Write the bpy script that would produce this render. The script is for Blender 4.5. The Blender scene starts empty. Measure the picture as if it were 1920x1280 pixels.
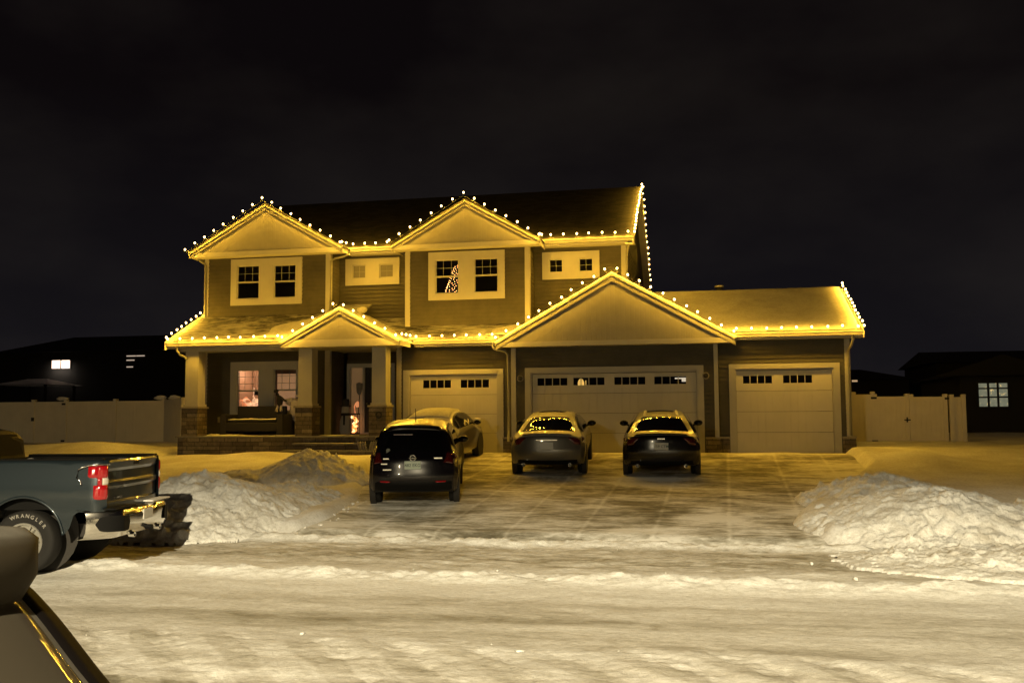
import bpy, math, random
import numpy as np
from mathutils import Vector, Matrix, noise as mnoise

random.seed(7)
R = math.radians
S = bpy.context.scene
COL = S.collection

# ------------------------------------------------------------------ camera
YAW, PITCH, ROLL, F = R(11.2), R(4.2), 0.006, 1750.0
cam_d = bpy.data.cameras.new("camera"); cam = bpy.data.objects.new("camera", cam_d); COL.objects.link(cam)
fw = Vector((0, math.cos(PITCH), math.sin(PITCH))); up = Vector((0, -math.sin(PITCH), math.cos(PITCH))); rt = Vector((1, 0, 0))
r2 = math.cos(ROLL) * rt - math.sin(ROLL) * up; u2 = math.cos(ROLL) * up + math.sin(ROLL) * rt
Mz = Matrix.Rotation(YAW, 3, 'Z')
fw, r2, u2 = Mz @ fw, Mz @ r2, Mz @ u2
m3 = Matrix((r2, u2, -fw)).transposed()
cam.matrix_world = Matrix.Translation((0, 0, 2.05)) @ m3.to_4x4()
cam_d.sensor_width = 36; cam_d.lens = 36 * F / 1920.0
cam_d.shift_y = -(640 - (783 - F * math.tan(PITCH))) / 1920.0
cam_d.clip_start = 0.1; cam_d.clip_end = 1000
S.camera = cam
S.render.resolution_x, S.render.resolution_y = 1024, 682

# ------------------------------------------------------------------ world, exposure
W = bpy.data.worlds.new("World"); S.world = W; W.use_nodes = True
nt = W.node_tree; nt.nodes.clear()
o = nt.nodes.new("ShaderNodeOutputWorld"); bg = nt.nodes.new("ShaderNodeBackground")
tc = nt.nodes.new("ShaderNodeTexCoord"); mp = nt.nodes.new("ShaderNodeMapping"); mp.inputs['Scale'].default_value = (1.0, 1.0, 2.0)
nz = nt.nodes.new("ShaderNodeTexNoise"); nz.inputs['Scale'].default_value = 2.2; nz.inputs['Detail'].default_value = 5; nz.inputs['Roughness'].default_value = .55
cr = nt.nodes.new("ShaderNodeValToRGB")
cr.color_ramp.elements[0].position = .42; cr.color_ramp.elements[0].color = (.0034, .0024, .0028, 1)
cr.color_ramp.elements[1].position = .75; cr.color_ramp.elements[1].color = (.0115, .0092, .0080, 1)
sep = nt.nodes.new("ShaderNodeSeparateXYZ")
rp = nt.nodes.new("ShaderNodeValToRGB")      # glow of the town low over the horizon
rp.color_ramp.elements[0].position = 0.0; rp.color_ramp.elements[0].color = (.0050, .0052, .0066, 1)
rp.color_ramp.elements[1].position = .32; rp.color_ramp.elements[1].color = (0, 0, 0, 1)
ad = nt.nodes.new("ShaderNodeMix"); ad.data_type = 'RGBA'; ad.blend_type = 'ADD'; ad.inputs['Factor'].default_value = 1
L = nt.links.new
L(tc.outputs['Generated'], mp.inputs['Vector']); L(mp.outputs[0], nz.inputs['Vector']); L(nz.outputs['Fac'], cr.inputs['Fac'])
L(tc.outputs['Generated'], sep.inputs[0]); L(sep.outputs['Z'], rp.inputs['Fac'])
L(cr.outputs['Color'], ad.inputs['A']); L(rp.outputs['Color'], ad.inputs['B']); L(ad.outputs['Result'], bg.inputs['Color'])
bg.inputs['Strength'].default_value = 1.0
L(bg.outputs[0], o.inputs['Surface'])
S.view_settings.view_transform = 'Standard'; S.view_settings.look = 'None'
S.view_settings.exposure = 0.0; S.view_settings.gamma = 1.0; S.view_settings.use_curve_mapping = False
try:
    S.cycles.use_denoising = True; S.cycles.use_light_tree = True
    S.cycles.max_bounces = 6; S.cycles.diffuse_bounces = 3; S.cycles.sample_clamp_indirect = 4.0
    S.cycles.transparent_max_bounces = 12
except Exception: pass

# ------------------------------------------------------------------ materials
MATS = {}
def mat(name, col, rough=.6, metal=0, spec=.5, emit=None, es=0, coat=0):
    m = bpy.data.materials.new(name); m.use_nodes = True
    b = m.node_tree.nodes['Principled BSDF']
    b.inputs['Base Color'].default_value = (*col, 1); b.inputs['Roughness'].default_value = rough
    b.inputs['Metallic'].default_value = metal; b.inputs['Specular IOR Level'].default_value = spec
    if coat: b.inputs['Coat Weight'].default_value = coat; b.inputs['Coat Roughness'].default_value = .04
    if emit: b.inputs['Emission Color'].default_value = (*emit, 1); b.inputs['Emission Strength'].default_value = es
    MATS[name] = m; return m
def nd(m, t, **kw):
    n = m.node_tree.nodes.new(t)
    for k, v in kw.items():
        if k in n.inputs: n.inputs[k].default_value = v
        else: setattr(n, k, v)
    return n
def lk(m, a, b): m.node_tree.links.new(a, b)
def bsdf(m): return m.node_tree.nodes['Principled BSDF']
def coords(m, scale=(1, 1, 1), rot=(0, 0, 0), kind='Object'):
    t = nd(m, 'ShaderNodeTexCoord'); p = nd(m, 'ShaderNodeMapping'); p.inputs['Scale'].default_value = scale; p.inputs['Rotation'].default_value = rot
    if kind == 'World':
        g = nd(m, 'ShaderNodeNewGeometry'); lk(m, g.outputs['Position'], p.inputs[0])
    else: lk(m, t.outputs[kind], p.inputs[0])
    return p.outputs[0]
def noise_n(m, vec, sc, det=4, rough=.55, dist=0):
    n = nd(m, 'ShaderNodeTexNoise'); n.inputs['Scale'].default_value = sc; n.inputs['Detail'].default_value = det
    n.inputs['Roughness'].default_value = rough; n.inputs['Distortion'].default_value = dist
    lk(m, vec, n.inputs['Vector']); return n.outputs['Fac']
def ramp(m, fac, stops):
    r = nd(m, 'ShaderNodeValToRGB'); e = r.color_ramp.elements
    while len(e) < len(stops): e.new(.5)
    for i, (p, c) in enumerate(stops):
        e[i].position = p; e[i].color = (*c, 1) if len(c) == 3 else c
    lk(m, fac, r.inputs['Fac']); return r.outputs['Color']
def mixc(m, fac, a, b, mode='MIX'):
    x = nd(m, 'ShaderNodeMix', data_type='RGBA', blend_type=mode)
    for s, v in (('Factor', fac), ('A', a), ('B', b)):
        if hasattr(v, 'links'): lk(m, v, x.inputs[s])
        else: x.inputs[s].default_value = v if s == 'Factor' else (*v, 1)
    return x.outputs['Result']
def math_n(m, op, a, b=0.0, c=None):
    x = nd(m, 'ShaderNodeMath', operation=op)
    for i, v in enumerate((a, b) if c is None else (a, b, c)):
        if hasattr(v, 'links'): lk(m, v, x.inputs[i])
        else: x.inputs[i].default_value = v
    return x.outputs[0]
def bump(m, h, strength=.3, dist=.02, prev=None):
    b = nd(m, 'ShaderNodeBump'); b.inputs['Strength'].default_value = strength; b.inputs['Distance'].default_value = dist
    lk(m, h, b.inputs['Height'])
    if prev is not None: lk(m, prev, b.inputs['Normal'])
    lk(m, b.outputs[0], bsdf(m).inputs['Normal']); return b.outputs[0]
def grime(m, base, amt=.12, sc=1.5):
    f = noise_n(m, coords(m, kind='World'), sc, 6, .6)
    c = ramp(m, f, [(.3, tuple(v * (1 - amt) for v in base)), (.7, tuple(min(1, v * (1 + amt)) for v in base))])
    lk(m, c, bsdf(m).inputs['Base Color']); return f

m = mat('siding', (.080, .073, .053), .75, spec=.2); grime(m, (.080, .073, .053), .16, 2.5)
bump(m, noise_n(m, coords(m, (2, 2, 30), kind='World'), 6, 4), .25, .004)
m = mat('trim', (.35, .34, .305), .6, spec=.25); grime(m, (.35, .34, .305), .06, 2)
m = mat('gutter', (.20, .195, .17), .45, spec=.25); grime(m, (.20, .195, .17), .08, 3)
m = mat('gable_panel', (.225, .215, .19), .75, spec=.15); grime(m, (.225, .215, .19), .07, 3)
wv = nd(m, 'ShaderNodeTexWave', wave_type='BANDS', bands_direction='X'); wv.inputs['Scale'].default_value = 2.2; wv.inputs['Distortion'].default_value = 0
lk(m, coords(m, kind='World'), wv.inputs['Vector'])
bump(m, ramp(m, wv.outputs['Fac'], [(0, (0, 0, 0)), (.08, (1, 1, 1))]), .5, .008)
m = mat('garage_panel', (.45, .43, .37), .55, spec=.2); grime(m, (.45, .43, .37), .06, 1.3)
bump(m, noise_n(m, coords(m, (1, 1, 6), kind='World'), 20, 3), .1, .003)
m = mat('stone', (.2, .18, .15), .85, spec=.2)
v = coords(m, (1, 1, 1), kind='World')
sx = nd(m, 'ShaderNodeSeparateXYZ'); lk(m, v, sx.inputs[0])
cx_ = nd(m, 'ShaderNodeCombineXYZ'); lk(m, math_n(m, 'ADD', sx.outputs[0], sx.outputs[1]), cx_.inputs[0]); lk(m, sx.outputs[2], cx_.inputs[1])
br = nd(m, 'ShaderNodeTexBrick', offset=.37, squash=1.3, squash_frequency=3)
br.inputs['Scale'].default_value = 1; br.inputs['Brick Width'].default_value = .42; br.inputs['Row Height'].default_value = .125
br.inputs['Mortar Size'].default_value = .008; br.inputs['Color1'].default_value = (.13, .11, .085, 1); br.inputs['Color2'].default_value = (.33, .29, .22, 1)
br.inputs['Mortar'].default_value = (.05, .045, .04, 1); br.inputs['Bias'].default_value = -.25
lk(m, cx_.outputs[0], br.inputs['Vector'])
nn = noise_n(m, v, 9, 6, .65)
lk(m, mixc(m, .75, br.outputs['Color'], ramp(m, nn, [(.25, (.35, .33, .32)), (.8, (1.25, 1.2, 1.1))]), 'MULTIPLY'), bsdf(m).inputs['Base Color'])
b1 = bump(m, br.outputs['Fac'], -.8, .03); bump(m, nn, .7, .03, b1)
m = mat('stone_cap', (.22, .2, .17), .85); grime(m, (.22, .2, .17), .2, 8)
m = mat('concrete', (.20, .19, .165), .85); grime(m, (.20, .19, .165), .2, 5)
def shingle_mat(name, snow_lo, snow_hi):
    m = mat(name, (.05, .045, .04), .9, spec=.1)
    v = coords(m, kind='World'); sx = nd(m, 'ShaderNodeSeparateXYZ'); lk(m, v, sx.inputs[0])
    c = nd(m, 'ShaderNodeCombineXYZ'); lk(m, sx.outputs[0], c.inputs[0]); lk(m, sx.outputs[1], c.inputs[1])
    b = nd(m, 'ShaderNodeTexBrick', offset=.5); b.inputs['Scale'].default_value = 1; b.inputs['Brick Width'].default_value = .33; b.inputs['Row Height'].default_value = .14
    b.inputs['Mortar Size'].default_value = .012; b.inputs['Color1'].default_value = (.03, .028, .025, 1) if snow_lo < .7 else (.016, .015, .014, 1); b.inputs['Color2'].default_value = (.075, .068, .06, 1) if snow_lo < .7 else (.035, .032, .03, 1); b.inputs['Mortar'].default_value = (.02, .018, .016, 1)
    lk(m, c.outputs[0], b.inputs['Vector'])
    n1 = noise_n(m, coords(m, (1.2, 7, 1), kind='World'), 2.0, 6, .7)
    n2 = noise_n(m, v, .8, 3)
    f = math_n(m, 'ADD', math_n(m, 'MULTIPLY', n1, .65), math_n(m, 'MULTIPLY', n2, .5))
    msk = ramp(m, f, [(snow_lo, (0, 0, 0)), (snow_hi, (1, 1, 1))])
    lk(m, mixc(m, msk, b.outputs['Color'], (.45, .44, .41)), bsdf(m).inputs['Base Color'])
    bump(m, b.outputs['Color'], .6, .02)
    return m
shingle_mat('shingle_frost', .50, .74); shingle_mat('shingle_dark', .80, 1.0)

def snow_mat(name, base=(.80, .80, .79), dirty=(.52, .49, .43), lo=.38, hi=.62, sc=.6, ani=(1, 1, 1), bstr=.5, bd=.04, rot=0, fine=14):
    m = mat(name, base, .75, spec=.15)
    f = noise_n(m, coords(m, ani, (0, 0, rot), kind='World'), sc, 8, .62, .4)
    lk(m, ramp(m, f, [(lo, dirty), (hi, base)]), bsdf(m).inputs['Base Color'])
    fc = ramp(m, noise_n(m, coords(m, kind='World'), 16, 9, .8), [(.34, (.66, .645, .60)), (.56, (1, 1, 1))])
    lk(m, mixc(m, .85, ramp(m, f, [(lo, dirty), (hi, base)]), fc, 'MULTIPLY'), bsdf(m).inputs['Base Color'])
    g = noise_n(m, coords(m, kind='World'), fine, 8, .7)
    g2 = noise_n(m, coords(m, kind='World'), fine * 6, 4, .7)
    b1 = bump(m, g, bstr, bd); bump(m, g2, bstr * .6, bd * .2, b1)
    return m
snow_mat('snow', (.80, .80, .79), (.62, .60, .56), .35, .6, .8, bstr=.35)
snow_mat('bank_snow', (.86, .86, .84), (.56, .53, .47), .30, .52, 1.6, bstr=.8, bd=.05, fine=9)
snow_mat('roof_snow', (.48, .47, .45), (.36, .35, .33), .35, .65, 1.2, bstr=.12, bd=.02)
# street: packed snow, streaked along the lane
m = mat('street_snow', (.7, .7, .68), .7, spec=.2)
f1 = noise_n(m, coords(m, (.16, 1.9, 1), kind='World'), 1.0, 8, .6, .3)
f2 = noise_n(m, coords(m, (.8, 1.3, 1), kind='World'), 2.2, 8, .7, .6)
pos = nd(m, 'ShaderNodeNewGeometry'); sp = nd(m, 'ShaderNodeSeparateXYZ'); lk(m, pos.outputs['Position'], sp.inputs[0])
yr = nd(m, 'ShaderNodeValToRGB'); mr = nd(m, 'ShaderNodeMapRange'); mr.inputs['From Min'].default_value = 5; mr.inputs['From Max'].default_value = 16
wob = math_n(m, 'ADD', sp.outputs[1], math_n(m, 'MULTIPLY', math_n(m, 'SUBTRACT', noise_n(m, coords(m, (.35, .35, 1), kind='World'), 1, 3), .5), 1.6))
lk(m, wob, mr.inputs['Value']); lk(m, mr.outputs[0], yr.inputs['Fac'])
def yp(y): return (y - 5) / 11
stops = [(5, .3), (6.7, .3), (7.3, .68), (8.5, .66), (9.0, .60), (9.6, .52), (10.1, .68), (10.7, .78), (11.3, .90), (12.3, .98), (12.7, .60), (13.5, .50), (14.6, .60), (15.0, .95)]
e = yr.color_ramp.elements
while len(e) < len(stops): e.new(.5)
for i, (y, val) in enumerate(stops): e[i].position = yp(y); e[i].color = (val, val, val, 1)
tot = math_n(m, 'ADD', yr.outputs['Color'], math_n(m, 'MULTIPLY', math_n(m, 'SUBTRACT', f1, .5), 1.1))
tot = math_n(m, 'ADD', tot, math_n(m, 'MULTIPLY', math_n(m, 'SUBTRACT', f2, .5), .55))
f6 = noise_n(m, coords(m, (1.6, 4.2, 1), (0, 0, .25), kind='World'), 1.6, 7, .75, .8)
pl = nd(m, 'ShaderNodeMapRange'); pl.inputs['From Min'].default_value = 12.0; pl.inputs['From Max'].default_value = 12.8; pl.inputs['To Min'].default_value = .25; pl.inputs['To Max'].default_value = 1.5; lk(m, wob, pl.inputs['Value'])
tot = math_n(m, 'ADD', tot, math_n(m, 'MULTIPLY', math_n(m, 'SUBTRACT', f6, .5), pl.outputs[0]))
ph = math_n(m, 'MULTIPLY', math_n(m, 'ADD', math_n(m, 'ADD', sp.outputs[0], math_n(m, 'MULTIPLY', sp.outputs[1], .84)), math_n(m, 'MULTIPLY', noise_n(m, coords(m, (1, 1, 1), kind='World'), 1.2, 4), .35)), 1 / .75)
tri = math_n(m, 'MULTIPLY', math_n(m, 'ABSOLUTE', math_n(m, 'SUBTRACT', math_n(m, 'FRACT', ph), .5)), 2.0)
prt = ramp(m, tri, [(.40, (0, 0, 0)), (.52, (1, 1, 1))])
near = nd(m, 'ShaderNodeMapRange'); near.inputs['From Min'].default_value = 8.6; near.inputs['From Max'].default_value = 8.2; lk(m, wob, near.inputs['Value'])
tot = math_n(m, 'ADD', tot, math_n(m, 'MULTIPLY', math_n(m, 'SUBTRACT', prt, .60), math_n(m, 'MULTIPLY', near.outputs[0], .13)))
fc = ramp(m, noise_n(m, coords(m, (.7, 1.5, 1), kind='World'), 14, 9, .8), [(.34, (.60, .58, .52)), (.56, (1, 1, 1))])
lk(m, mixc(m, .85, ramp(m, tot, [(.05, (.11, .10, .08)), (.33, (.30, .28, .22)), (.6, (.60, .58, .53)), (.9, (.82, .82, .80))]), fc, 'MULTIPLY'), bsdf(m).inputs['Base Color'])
g = noise_n(m, coords(m, kind='World'), 11, 9, .72); g2 = noise_n(m, coords(m, kind='World'), 60, 5, .7)
b1 = bump(m, g, .5, .04); bump(m, g2, .5, .008, b1)
# driveway concrete under drifted, driven snow
m = mat('driveway_surface', (.3, .3, .28), .8, spec=.2)
f1 = noise_n(m, coords(m, (.55, 1.5, 1), (0, 0, .35), kind='World'), 1.5, 9, .68, .8)
f2 = noise_n(m, coords(m, (.35, .35, 1), kind='World'), 1.3, 4, .6, .5)
f3 = noise_n(m, coords(m, (.5, 2.6, 1), (0, 0, -.5), kind='World'), 2.6, 7, .7, .4)
tot = math_n(m, 'ADD', math_n(m, 'MULTIPLY', f1, .55), math_n(m, 'ADD', math_n(m, 'MULTIPLY', f2, .75), math_n(m, 'MULTIPLY', f3, .35)))
bk = nd(m, 'ShaderNodeTexBrick', offset=.0); bk.inputs['Scale'].default_value = 1; bk.inputs['Brick Width'].default_value = 1.22; bk.inputs['Row Height'].default_value = 1.22
bk.inputs['Mortar Size'].default_value = .07; bk.inputs['Mortar Smooth'].default_value = 1.0; lk(m, coords(m, (1, 1, 1), (0, 0, .03), kind='World'), bk.inputs['Vector'])
tot = math_n(m, 'ADD', tot, math_n(m, 'MULTIPLY', bk.outputs['Fac'], .055))
f5 = noise_n(m, coords(m, (1.1, 2.2, 1), (0, 0, .2), kind='World'), 5, 6, .7, .5)
tot = math_n(m, 'ADD', tot, math_n(m, 'MULTIPLY', math_n(m, 'SUBTRACT', f5, .5), .35))
lk(m, ramp(m, tot, [(.58, (.09, .08, .055)), (.71, (.20, .185, .14)), (.81, (.42, .40, .34)), (.93, (.76, .75, .71))]), bsdf(m).inputs['Base Color'])
g = noise_n(m, coords(m, kind='World'), 12, 8, .7)
b1 = bump(m, tot, .35, .05); bump(m, g, .4, .015, b1)

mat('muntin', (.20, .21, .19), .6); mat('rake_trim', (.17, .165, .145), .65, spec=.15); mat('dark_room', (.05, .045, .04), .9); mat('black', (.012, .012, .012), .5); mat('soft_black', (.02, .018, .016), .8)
m = mat('vinyl', (.62, .57, .45), .55, spec=.3); grime(m, (.62, .57, .45), .06, 2)
mat('lilac', (.42, .38, .40), .8); mat('wicker', (.012, .010, .009), .7)
def glass_mat(name, tint=(.02, .02, .02), alpha=.75, rough=.03):
    m = mat(name, tint, rough, spec=.5)
    nt = m.node_tree; out = nt.nodes['Material Output']; tr = nd(m, 'ShaderNodeBsdfTransparent'); mx = nd(m, 'ShaderNodeMixShader')
    fr = nd(m, 'ShaderNodeFresnel', IOR=1.5)
    a = math_n(m, 'ADD', fr.outputs[0], 1 - alpha); a2 = math_n(m, 'MINIMUM', a, 1.0)
    lk(m, a2, mx.inputs[0]); lk(m, tr.outputs[0], mx.inputs[1]); lk(m, bsdf(m).outputs[0], mx.inputs[2]); lk(m, mx.outputs[0], out.inputs['Surface'])
    return m
glass_mat('window_glass', (.01, .01, .012), .85)
mat('frost_glass', (.15, .14, .12), .5, spec=.4)
mat('door_pane', (.006, .006, .007), .08, spec=.6)
mat('bulb', (1, .8, .5), .4, emit=(1.0, .66, .24), es=16)
mat('tree_bulb', (1, .8, .5), .4, emit=(1.0, .45, .14), es=22)
mat('wire', (.05, .05, .03), .6)
mat('tyre', (.009, .0085, .008), .8, spec=.3); mat('chrome', (.75, .73, .68), .14, 1); mat('alloy', (.55, .54, .50), .3, .85)
mat('tail_red', (.30, .004, .008), .12, spec=.7, coat=1); mat('tail_clear', (.55, .5, .45), .15)
m = mat('tail_dark', (.075, .006, .004), .08, spec=.6, coat=1)
mat('black_plastic', (.004, .004, .004), .6, spec=.12); mat('car_glass', (.003, .003, .003), .03, spec=.5)
mat('plate_green', (.42, .50, .42), .45); mat('plate_white', (.5, .5, .48), .45); mat('plate_ink', (.05, .10, .08), .5)
def paint(name, col, frost=0.0, metal=.4, rough=.28, f_lo=.35, coat=1.0):
    m = mat(name, col, rough, metal, coat=coat)
    if frost:
        g = nd(m, 'ShaderNodeNewGeometry'); s = nd(m, 'ShaderNodeSeparateXYZ'); lk(m, g.outputs['Normal'], s.inputs[0])
        n = noise_n(m, coords(m), 7, 6, .7)
        f = math_n(m, 'MULTIPLY', ramp(m, s.outputs['Z'], [(f_lo, (0, 0, 0)), (min(.99, f_lo + .35), (1, 1, 1))]), ramp(m, n, [(.3, (frost * .6,) * 3), (.65, (frost,) * 3)]))
        lk(m, mixc(m, f, col, (.6, .6, .58)), bsdf(m).inputs['Base Color'])
        lk(m, math_n(m, 'SUBTRACT', metal, math_n(m, 'MULTIPLY', f, metal)), bsdf(m).inputs['Metallic'])
        lk(m, math_n(m, 'ADD', rough, math_n(m, 'MULTIPLY', f, .4)), bsdf(m).inputs['Roughness'])
        lk(m, math_n(m, 'SUBTRACT', coat, math_n(m, 'MULTIPLY', f, .6 * coat)), bsdf(m).inputs['Coat Weight'])
    return m
paint('paint_truck', (.018, .028, .036), 0, .5, .35)
paint('paint_black', (.0035, .0025, .004), .30, 0, .25, .72, .35)
paint('paint_dark', (.004, .003, .003), .38, 0, .22, .6, .5)
paint('paint_grey', (.12, .115, .10), .55, .5, .35)
paint('paint_bronze', (.07, .06, .035), .75, .4, .35, .2)
paint('paint_brown', (.045, .038, .028), .16, .0, .65, .35, .0)
bsdf(MATS['paint_brown']).inputs['Specular IOR Level'].default_value = .12
mat('sticker_grey', (.15, .16, .14), .6)
mat('cab_dark', (.010, .008, .007), .5, spec=.2)
mat('letter_grey', (.22, .21, .19), .6)
mat('lit_pink', (.5, .4, .35), .7, emit=(.80, .42, .26), es=.55)

# ------------------------------------------------------------------ mesh helpers
def mk(name, verts, faces, mats, parent=None, smooth=False, midx=None):
    me = bpy.data.meshes.new(name)
    me.from_pydata([tuple(v) for v in verts], [], faces)
    for x in (mats if isinstance(mats, (list, tuple)) else [mats]): me.materials.append(MATS[x])
    if midx is not None: me.polygons.foreach_set('material_index', midx)
    if smooth: me.polygons.foreach_set('use_smooth', [True] * len(me.polygons))
    me.update()
    o = bpy.data.objects.new(name, me); COL.objects.link(o)
    if parent is not None: o.parent = parent
    return o
def thing(name, label, cat, loc=(0, 0, 0), rz=0, group=None):
    o = bpy.data.objects.new(name, None); COL.objects.link(o); o.location = loc; o.rotation_euler = (0, 0, rz)
    o.empty_display_size = .2
    o['label'] = label; o['category'] = cat
    if group: o['group'] = group
    return o
def tag(o, label, cat, group=None, kind=None):
    o['label'] = label; o['category'] = cat
    if group: o['group'] = group
    if kind: o['kind'] = kind
    return o
class MB:
    def __init__(s): s.v = []; s.f = []; s.m = []
    def add(s, vs, fs, mi=0):
        n = len(s.v); s.v += [tuple(v) for v in vs]; s.f += [tuple(i + n for i in f) for f in fs]; s.m += [mi] * len(fs)
    def box(s, x0, x1, y0, y1, z0, z1, mi=0):
        vs = [(x, y, z) for z in (z0, z1) for y in (y0, y1) for x in (x0, x1)]
        s.add(vs, [(0, 2, 3, 1), (4, 5, 7, 6), (0, 1, 5, 4), (2, 6, 7, 3), (0, 4, 6, 2), (1, 3, 7, 5)], mi)
    def prism(s, poly, axis, a, b, mi=0):
        """poly: 2-D outline; axis 'y': (x,z) extruded y a..b ; 'x': (y,z) extruded x a..b ; 'z': (x,y)"""
        f = {'y': lambda p, t: (p[0], t, p[1]), 'x': lambda p, t: (t, p[0], p[1]), 'z': lambda p, t: (p[0], p[1], t)}[axis]
        n = len(poly)
        s.add([f(p, a) for p in poly] + [f(p, b) for p in poly],
              [tuple(range(n)), tuple(range(2 * n - 1, n - 1, -1))] + [(i, i + n, (i + 1) % n + n, (i + 1) % n) for i in range(n)], mi)
    def tube(s, pts, r, n=8, mi=0, closed=False):
        pts = [Vector(p) for p in pts]; rings = []
        for i, p in enumerate(pts):
            if closed: d = pts[(i + 1) % len(pts)] - pts[i - 1]
            else: d = pts[min(i + 1, len(pts) - 1)] - pts[max(i - 1, 0)]
            d.normalize(); a = d.cross(Vector((0, 0, 1)))
            if a.length < .05: a = d.cross(Vector((1, 0, 0)))
            a.normalize(); b = d.cross(a); rr = r[i] if isinstance(r, (list, tuple)) else r
            rings.append([p + rr * (math.cos(2 * math.pi * k / n) * a + math.sin(2 * math.pi * k / n) * b) for k in range(n)])
        vs = [v for g in rings for v in g]; fs = []
        m_ = len(pts)
        for i in range(m_ if closed else m_ - 1):
            j = (i + 1) % m_
            for k in range(n): fs.append((i * n + k, i * n + (k + 1) % n, j * n + (k + 1) % n, j * n + k))
        if not closed: fs += [tuple(range(n)), tuple(range((m_ - 1) * n + n - 1, (m_ - 1) * n - 1, -1))]
        s.add(vs, fs, mi)
    def lathe(s, prof, c=(0, 0, 0), n=20, axis='z', mi=0, squash=1, caps=True):
        vs = []; fs = []
        for r, h in prof:
            for k in range(n):
                a = 2 * math.pi * k / n; x, y = r * math.cos(a), r * math.sin(a) * squash
                p = {'z': (x, y, h), 'x': (h, x, y), 'y': (x, h, y)}[axis]
                vs.append((p[0] + c[0], p[1] + c[1], p[2] + c[2]))
        for i in range(len(prof) - 1):
            for k in range(n): fs.append((i * n + k, i * n + (k + 1) % n, (i + 1) * n + (k + 1) % n, (i + 1) * n + k))
        if caps: fs += [tuple(range(n)), tuple(range(len(prof) * n - 1, (len(prof) - 1) * n - 1, -1))]
        s.add(vs, fs, mi)
    def blob(s, c, r, n=10, mi=0, jit=0, seed=0):
        rx, ry, rz = r if isinstance(r, (tuple, list)) else (r, r, r)
        vs = []; fs = []; h = n // 2
        for i in range(h + 1):
            th = math.pi * i / h
            for k in range(n):
                a = 2 * math.pi * k / n
                d = Vector((math.sin(th) * math.cos(a), math.sin(th) * math.sin(a), math.cos(th)))
                q = 1 + (jit * mnoise.noise(d * 1.7 + Vector((seed, seed * .7, 3))) if jit else 0)
                vs.append((c[0] + rx * d.x * q, c[1] + ry * d.y * q, c[2] + rz * d.z * q))
        for i in range(h):
            for k in range(n): fs.append((i * n + k, (i + 1) * n + k, (i + 1) * n + (k + 1) % n, i * n + (k + 1) % n))
        s.add(vs, fs, mi)
    def build(s, name, mats, parent=None, smooth=False, bevel=0):
        o = mk(name, s.v, s.f, mats, parent, smooth, s.m)
        if bevel:
            b = o.modifiers.new('bevel', 'BEVEL'); b.width = bevel; b.segments = 2; b.limit_method = 'ANGLE'; b.angle_limit = R(40)
        return o
def one_box(name, d, mat_, parent, bevel=0):
    b = MB(); b.box(*d); return b.build(name, mat_, parent, bevel=bevel)
def grid_obj(name, X, Y, Z, mt, parent=None, smooth=True):
    """X, Y, Z 2-D arrays"""
    ny, nx = Z.shape
    me = bpy.data.meshes.new(name)
    co = np.stack([X, Y, Z], -1).reshape(-1, 3).astype(np.float32)
    idx = np.arange(ny * nx).reshape(ny, nx)
    q = np.stack([idx[:-1, :-1], idx[:-1, 1:], idx[1:, 1:], idx[1:, :-1]], -1).reshape(-1, 4)
    me.vertices.add(len(co)); me.vertices.foreach_set('co', co.ravel())
    me.loops.add(q.size); me.loops.foreach_set('vertex_index', q.ravel().astype(np.int32))
    me.polygons.add(len(q)); me.polygons.foreach_set('loop_start', np.arange(0, q.size, 4, dtype=np.int32))
    me.polygons.foreach_set('loop_total', np.full(len(q), 4, dtype=np.int32))
    me.materials.append(MATS[mt]); me.update(calc_edges=True)
    if smooth: me.polygons.foreach_set('use_smooth', [True] * len(q))
    o = bpy.data.objects.new(name, me); COL.objects.link(o)
    if parent: o.parent = parent
    return o
_rs = np.random.RandomState(3); _tab = _rs.rand(256, 256)
def vn(x, y):
    xi = np.floor(x).astype(int); yi = np.floor(y).astype(int); fx = x - xi; fy = y - yi
    fx = fx * fx * (3 - 2 * fx); fy = fy * fy * (3 - 2 * fy)
    a = _tab[xi % 256, yi % 256]; b = _tab[(xi + 1) % 256, yi % 256]; c = _tab[xi % 256, (yi + 1) % 256]; d = _tab[(xi + 1) % 256, (yi + 1) % 256]
    return (a * (1 - fx) + b * fx) * (1 - fy) + (c * (1 - fx) + d * fx) * fy
def fbm(x, y, o=4, g=.5):
    s = 0; a = 1; t = 0
    for i in range(o): s = s + a * (vn(x * 2 ** i + 17.3 * i, y * 2 ** i + 9.1 * i) - .5); t += a; a *= g
    return s / t * 2
def sst(a, b, x): t = np.clip((x - a) / (b - a), 0, 1); return t * t * (3 - 2 * t)
def text_mesh(txt, size, mt, parent, loc, rot, name='lettering', depth=.003, bold=0):
    cu = bpy.data.curves.new(name, 'FONT'); cu.body = txt; cu.size = size; cu.extrude = depth; cu.align_x = 'CENTER'; cu.align_y = 'CENTER'; cu.offset = bold
    t = bpy.data.objects.new(name, cu); COL.objects.link(t)
    dg = bpy.context.evaluated_depsgraph_get(); me = bpy.data.meshes.new_from_object(t.evaluated_get(dg)); bpy.data.objects.remove(t)
    me.materials.clear(); me.materials.append(MATS[mt]); me.name = name
    o = bpy.data.objects.new(name, me); COL.objects.link(o); o.parent = parent; o.location = loc; o.rotation_euler = rot
    return o

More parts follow.
